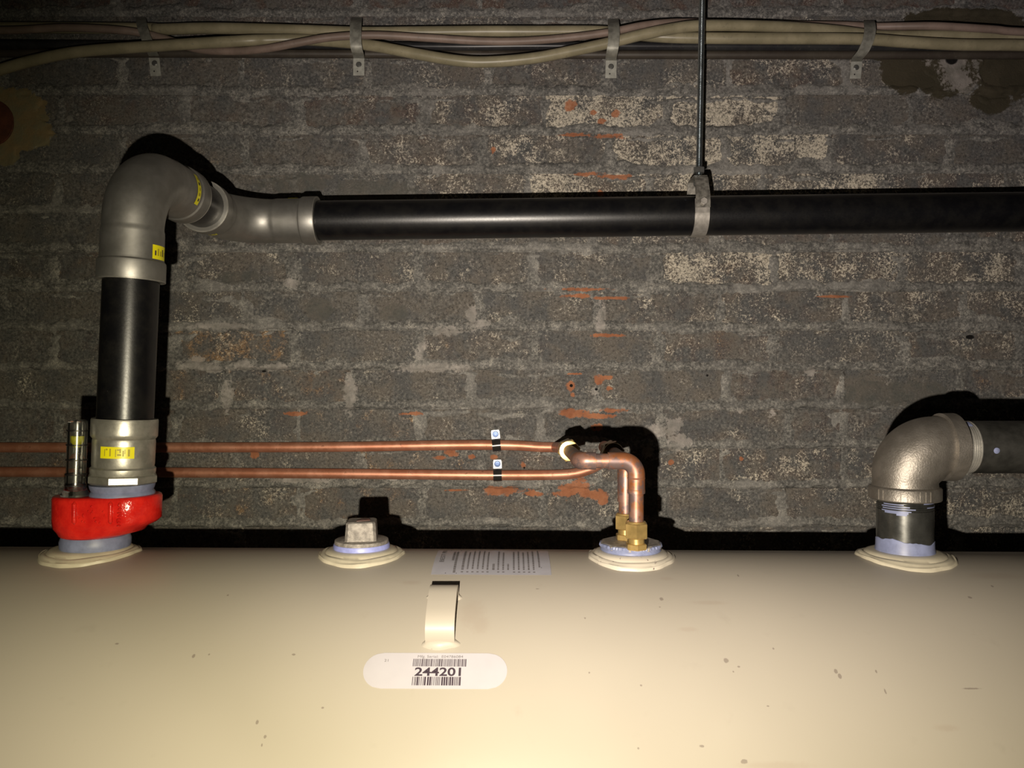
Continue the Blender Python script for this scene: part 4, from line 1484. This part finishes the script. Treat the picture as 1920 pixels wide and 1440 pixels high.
for dx_, dz_, s in ((-.002, 0, .003), (.002, .001, .0035), (.001, -.002, .003)):
    lathe('cast_mark', (q.x + dx_, D3 - .0362, q.z + dz_), (0, -1, 0), [(0, s), (.0008, s * .7), (.0012, s * .15)], M_IRON, elb, seg=10)

hp0 = Vector((rimx - .008, D3, zax))
prof = [(0, .0290)]
s = .008
while s < .0225:
    prof += [(s + .0003, .0288), (s + .0012, .0300), (s + .0018, .0300)]
    s += .0024
fill = thing('fill_pipe', 'dull dark pipe leaving the cast elbow to the right', 'pipe', tuple(hp0))
lathe('threads', hp0, d_out, prof, M_STAINLESS, fill, seg=56, angle=25)
lathe('pipe', hp0 + d_out * s, d_out, [(-.001, .0298), (.0005, .0301), (0.75, .0301)], M_DARKPIPE, fill, seg=56)
for a0, a1, s0, s1 in ((-1.45, -.75, .0085, .0125), (-.9, -.5, .010, .0118), (.5, 1.2, .0085, .0112), (-1.3, -.95, .012, .020)):
    cyl_patch('sealant_streak', hp0, d_out, .0300, s0, s1, a0, a1, M_DOPE, fill, nu=8, lift=.0005)
dq = P(1869, 845, D3 - .030)
lathe('sealant_drop', (dq.x, D3 - .0294, dq.z), (0, -1, -.17), [(0, .0036), (.0008, .0034), (.0013, .0022), (.0015, .0003)], M_DOPE, fill, seg=14)

# ---------------------------------------------------------------- cables along the top of the wall


def cable(name, label, pts, r, mat, cat='cable', seg=16):
    pp = smooth_path([P(x, y, d) for x, y, d in pts], 8)
    return tag(tube(name, pp, r, mat, seg=seg), label, cat)


X0, X1 = -330, 2250
cable('conduit', 'dark brown conduit lowest in the cable run behind the straps', [(X0, 100, 1.3108), (300, 100, 1.3108), (900, 102, 1.3108), (1500, 103, 1.3108), (X1, 103, 1.3108)], .0070, M_BROWNCABLE, 'conduit')
cable('black_cable', 'shiny black cable in the middle of the cable run', [(X0, 80, 1.303), (280, 84, 1.304), (450, 84, 1.303), (640, 85, 1.303), (860, 87, 1.296), (1000, 86, 1.296), (1150, 86, 1.297), (1400, 87, 1.298), (1700, 88, 1.2995), (X1, 88, 1.2995)], .0065, M_BLACKCABLE)
cable('tan_cable', 'straighter tan cable along the top of the cable run', [(X0, 50, 1.302), (230, 53, 1.302), (300, 55, 1.296), (400, 53, 1.289), (560, 57, 1.288), (680, 61, 1.288), (800, 60, 1.289), (900, 59, 1.289), (1000, 59, 1.289), (1120, 59, 1.291), (1180, 64, 1.288), (1240, 69, 1.2795), (1300, 71, 1.275), (1400, 72, 1.271), (1600, 73, 1.268), (1700, 79, 1.268), (1800, 84, 1.268), (1920, 85, 1.268), (X1, 92, 1.268)], .0091, M_TAN)
cable('mauve_cable', 'thin mauve cable weaving between the tan cables', [(X0, 60, 1.280), (0, 57, 1.280), (120, 52, 1.280), (230, 57, 1.279), (300, 70, 1.290), (370, 92, 1.279), (440, 96, 1.272), (500, 91, 1.263), (560, 80, 1.259), (620, 70, 1.259), (700, 66, 1.261), (800, 71, 1.268), (900, 77, 1.271), (980, 77, 1.271), (1060, 71, 1.269), (1140, 61, 1.267), (1200, 49, 1.270), (1250, 43, 1.280), (1290, 42, 1.290), (1340, 43, 1.298), (1450, 46, 1.301), (1560, 47, 1.304), (1600, 48, 1.305), (1640, 50, 1.302), (1700, 49, 1.286), (1760, 49, 1.275), (1860, 55, 1.271), (1930, 60, 1.271), (X1, 66, 1.271)], .0062, M_MAUVE)
cable('tan_cable', 'sagging tan cable dipping below the strap line at the left end', [(X0, 190, 1.281), (-60, 150, 1.279), (0, 131, 1.276), (60, 114, 1.271), (150, 97, 1.266), (300, 86, 1.262), (450, 77, 1.263), (500, 75, 1.274), (560, 74, 1.284), (640, 79, 1.281), (700, 86, 1.273), (780, 101, 1.268), (860, 114, 1.266), (920, 116, 1.266), (1000, 109, 1.266), (1070, 96, 1.266), (1140, 81, 1.264), (1200, 66, 1.261), (1260, 54, 1.261), (1320, 48, 1.263), (1450, 50, 1.272), (1560, 57, 1.283), (1650, 67, 1.292), (1740, 67, 1.289), (1850, 67, 1.287), (1920, 69, 1.286), (X1, 72, 1.286)], .0088, M_TAN)


def cable_strap(label, pts, w, tab, rough_hole, front=1.246):
    """pts = pixel centres from the top edge to the foot of the bulge; tab = (x0, y0, x1, y1) lies flat on the wall"""
    c = P(tab[0], tab[1], WALL)
    th = thing('cable_strap', label, 'strap', tuple(c), 'metal straps over the cable run')
    ds = [WALL - .004, front + .018, front + .004, front, front, front + .004, front + .018, WALL - .006]
    pp = [P(x, y, d) for (x, y), d in zip(pts, ds)]
    side = Vector((1, 0, 0))
    pp = smooth_path(pp, 4)
    ribbon('band', pp, side, w / F * 1.27, .0014, M_GALV, th, angle=40)
    t0 = P(tab[0], tab[1], WALL - .0045); t1 = P(tab[2], tab[3], WALL - .0040)
    ribbon('tab', [t0, t0.lerp(t1, .5), t1], side, w / F * 1.30, .0016, M_TAB, th, angle=30)
    s = t0.lerp(t1, .40)
    lathe('screw', s + Vector((0, .0002, 0)), (0, -1, 0), [(0, .0048), (.0020, .0048), (.0030, .0036), (.0031, .0002)], M_NUT, th, seg=16)
    s2 = t0.lerp(t1, .78) + Vector((-.002, 0, 0))
    lathe('nail_hole', s2 + Vector((0, -.0008, 0)), (0, -1, 0), [(0, .0014), (.0011, .0012)], M_RING, th, seg=10)


cable_strap('leftmost dim strap with the sagging tan cable running in front of its band', [(264, 34), (265, 40), (267, 50), (271, 62), (277, 78), (283, 92), (287, 100), (289, 105)], 20, (289, 103, 293, 143), 0, 1.2748)
cable_strap('upright metal strap over the cables left of the tan cable dip', [(669, 34), (668, 40), (667, 52), (667, 64), (667, 78), (669, 92), (672, 102), (673, 108)], 21, (673, 108, 673, 142), 0)
cable_strap('upright metal strap over the cables right of the tan cable dip', [(1150, 37), (1150, 44), (1151, 56), (1151, 68), (1150, 82), (1148, 95), (1146, 106), (1146, 112)], 21, (1146, 111, 1145, 147), 0)
cable_strap('slanting metal strap over the cables right of the threaded rod', [(1629, 40), (1630, 44), (1631, 56), (1629, 70), (1625, 82), (1618, 96), (1608, 108), (1606, 114)], 21, (1606, 113, 1603, 148), 0)

# rusty pipe end in the plaster patch at the left edge
c = P(-16, 231, WALL)
stub = thing('pipe_stub', 'rusty round pipe end set in the plaster patch at the left edge', 'pipe', tuple(c))
lathe('rim', c + Vector((0, .02, 0)), (0, -1, 0), [(0, .0402), (.0235, .0402), (.0245, .0392), (.0245, .0375), (.021, .037)], M_RUST, stub, seg=48)
lathe('disc', c + Vector((0, .01, 0)), (0, -1, 0), [(0, .0372), (.0132, .0372), (.0140, .030), (.0140, .0002)], M_RUST, stub, seg=48)
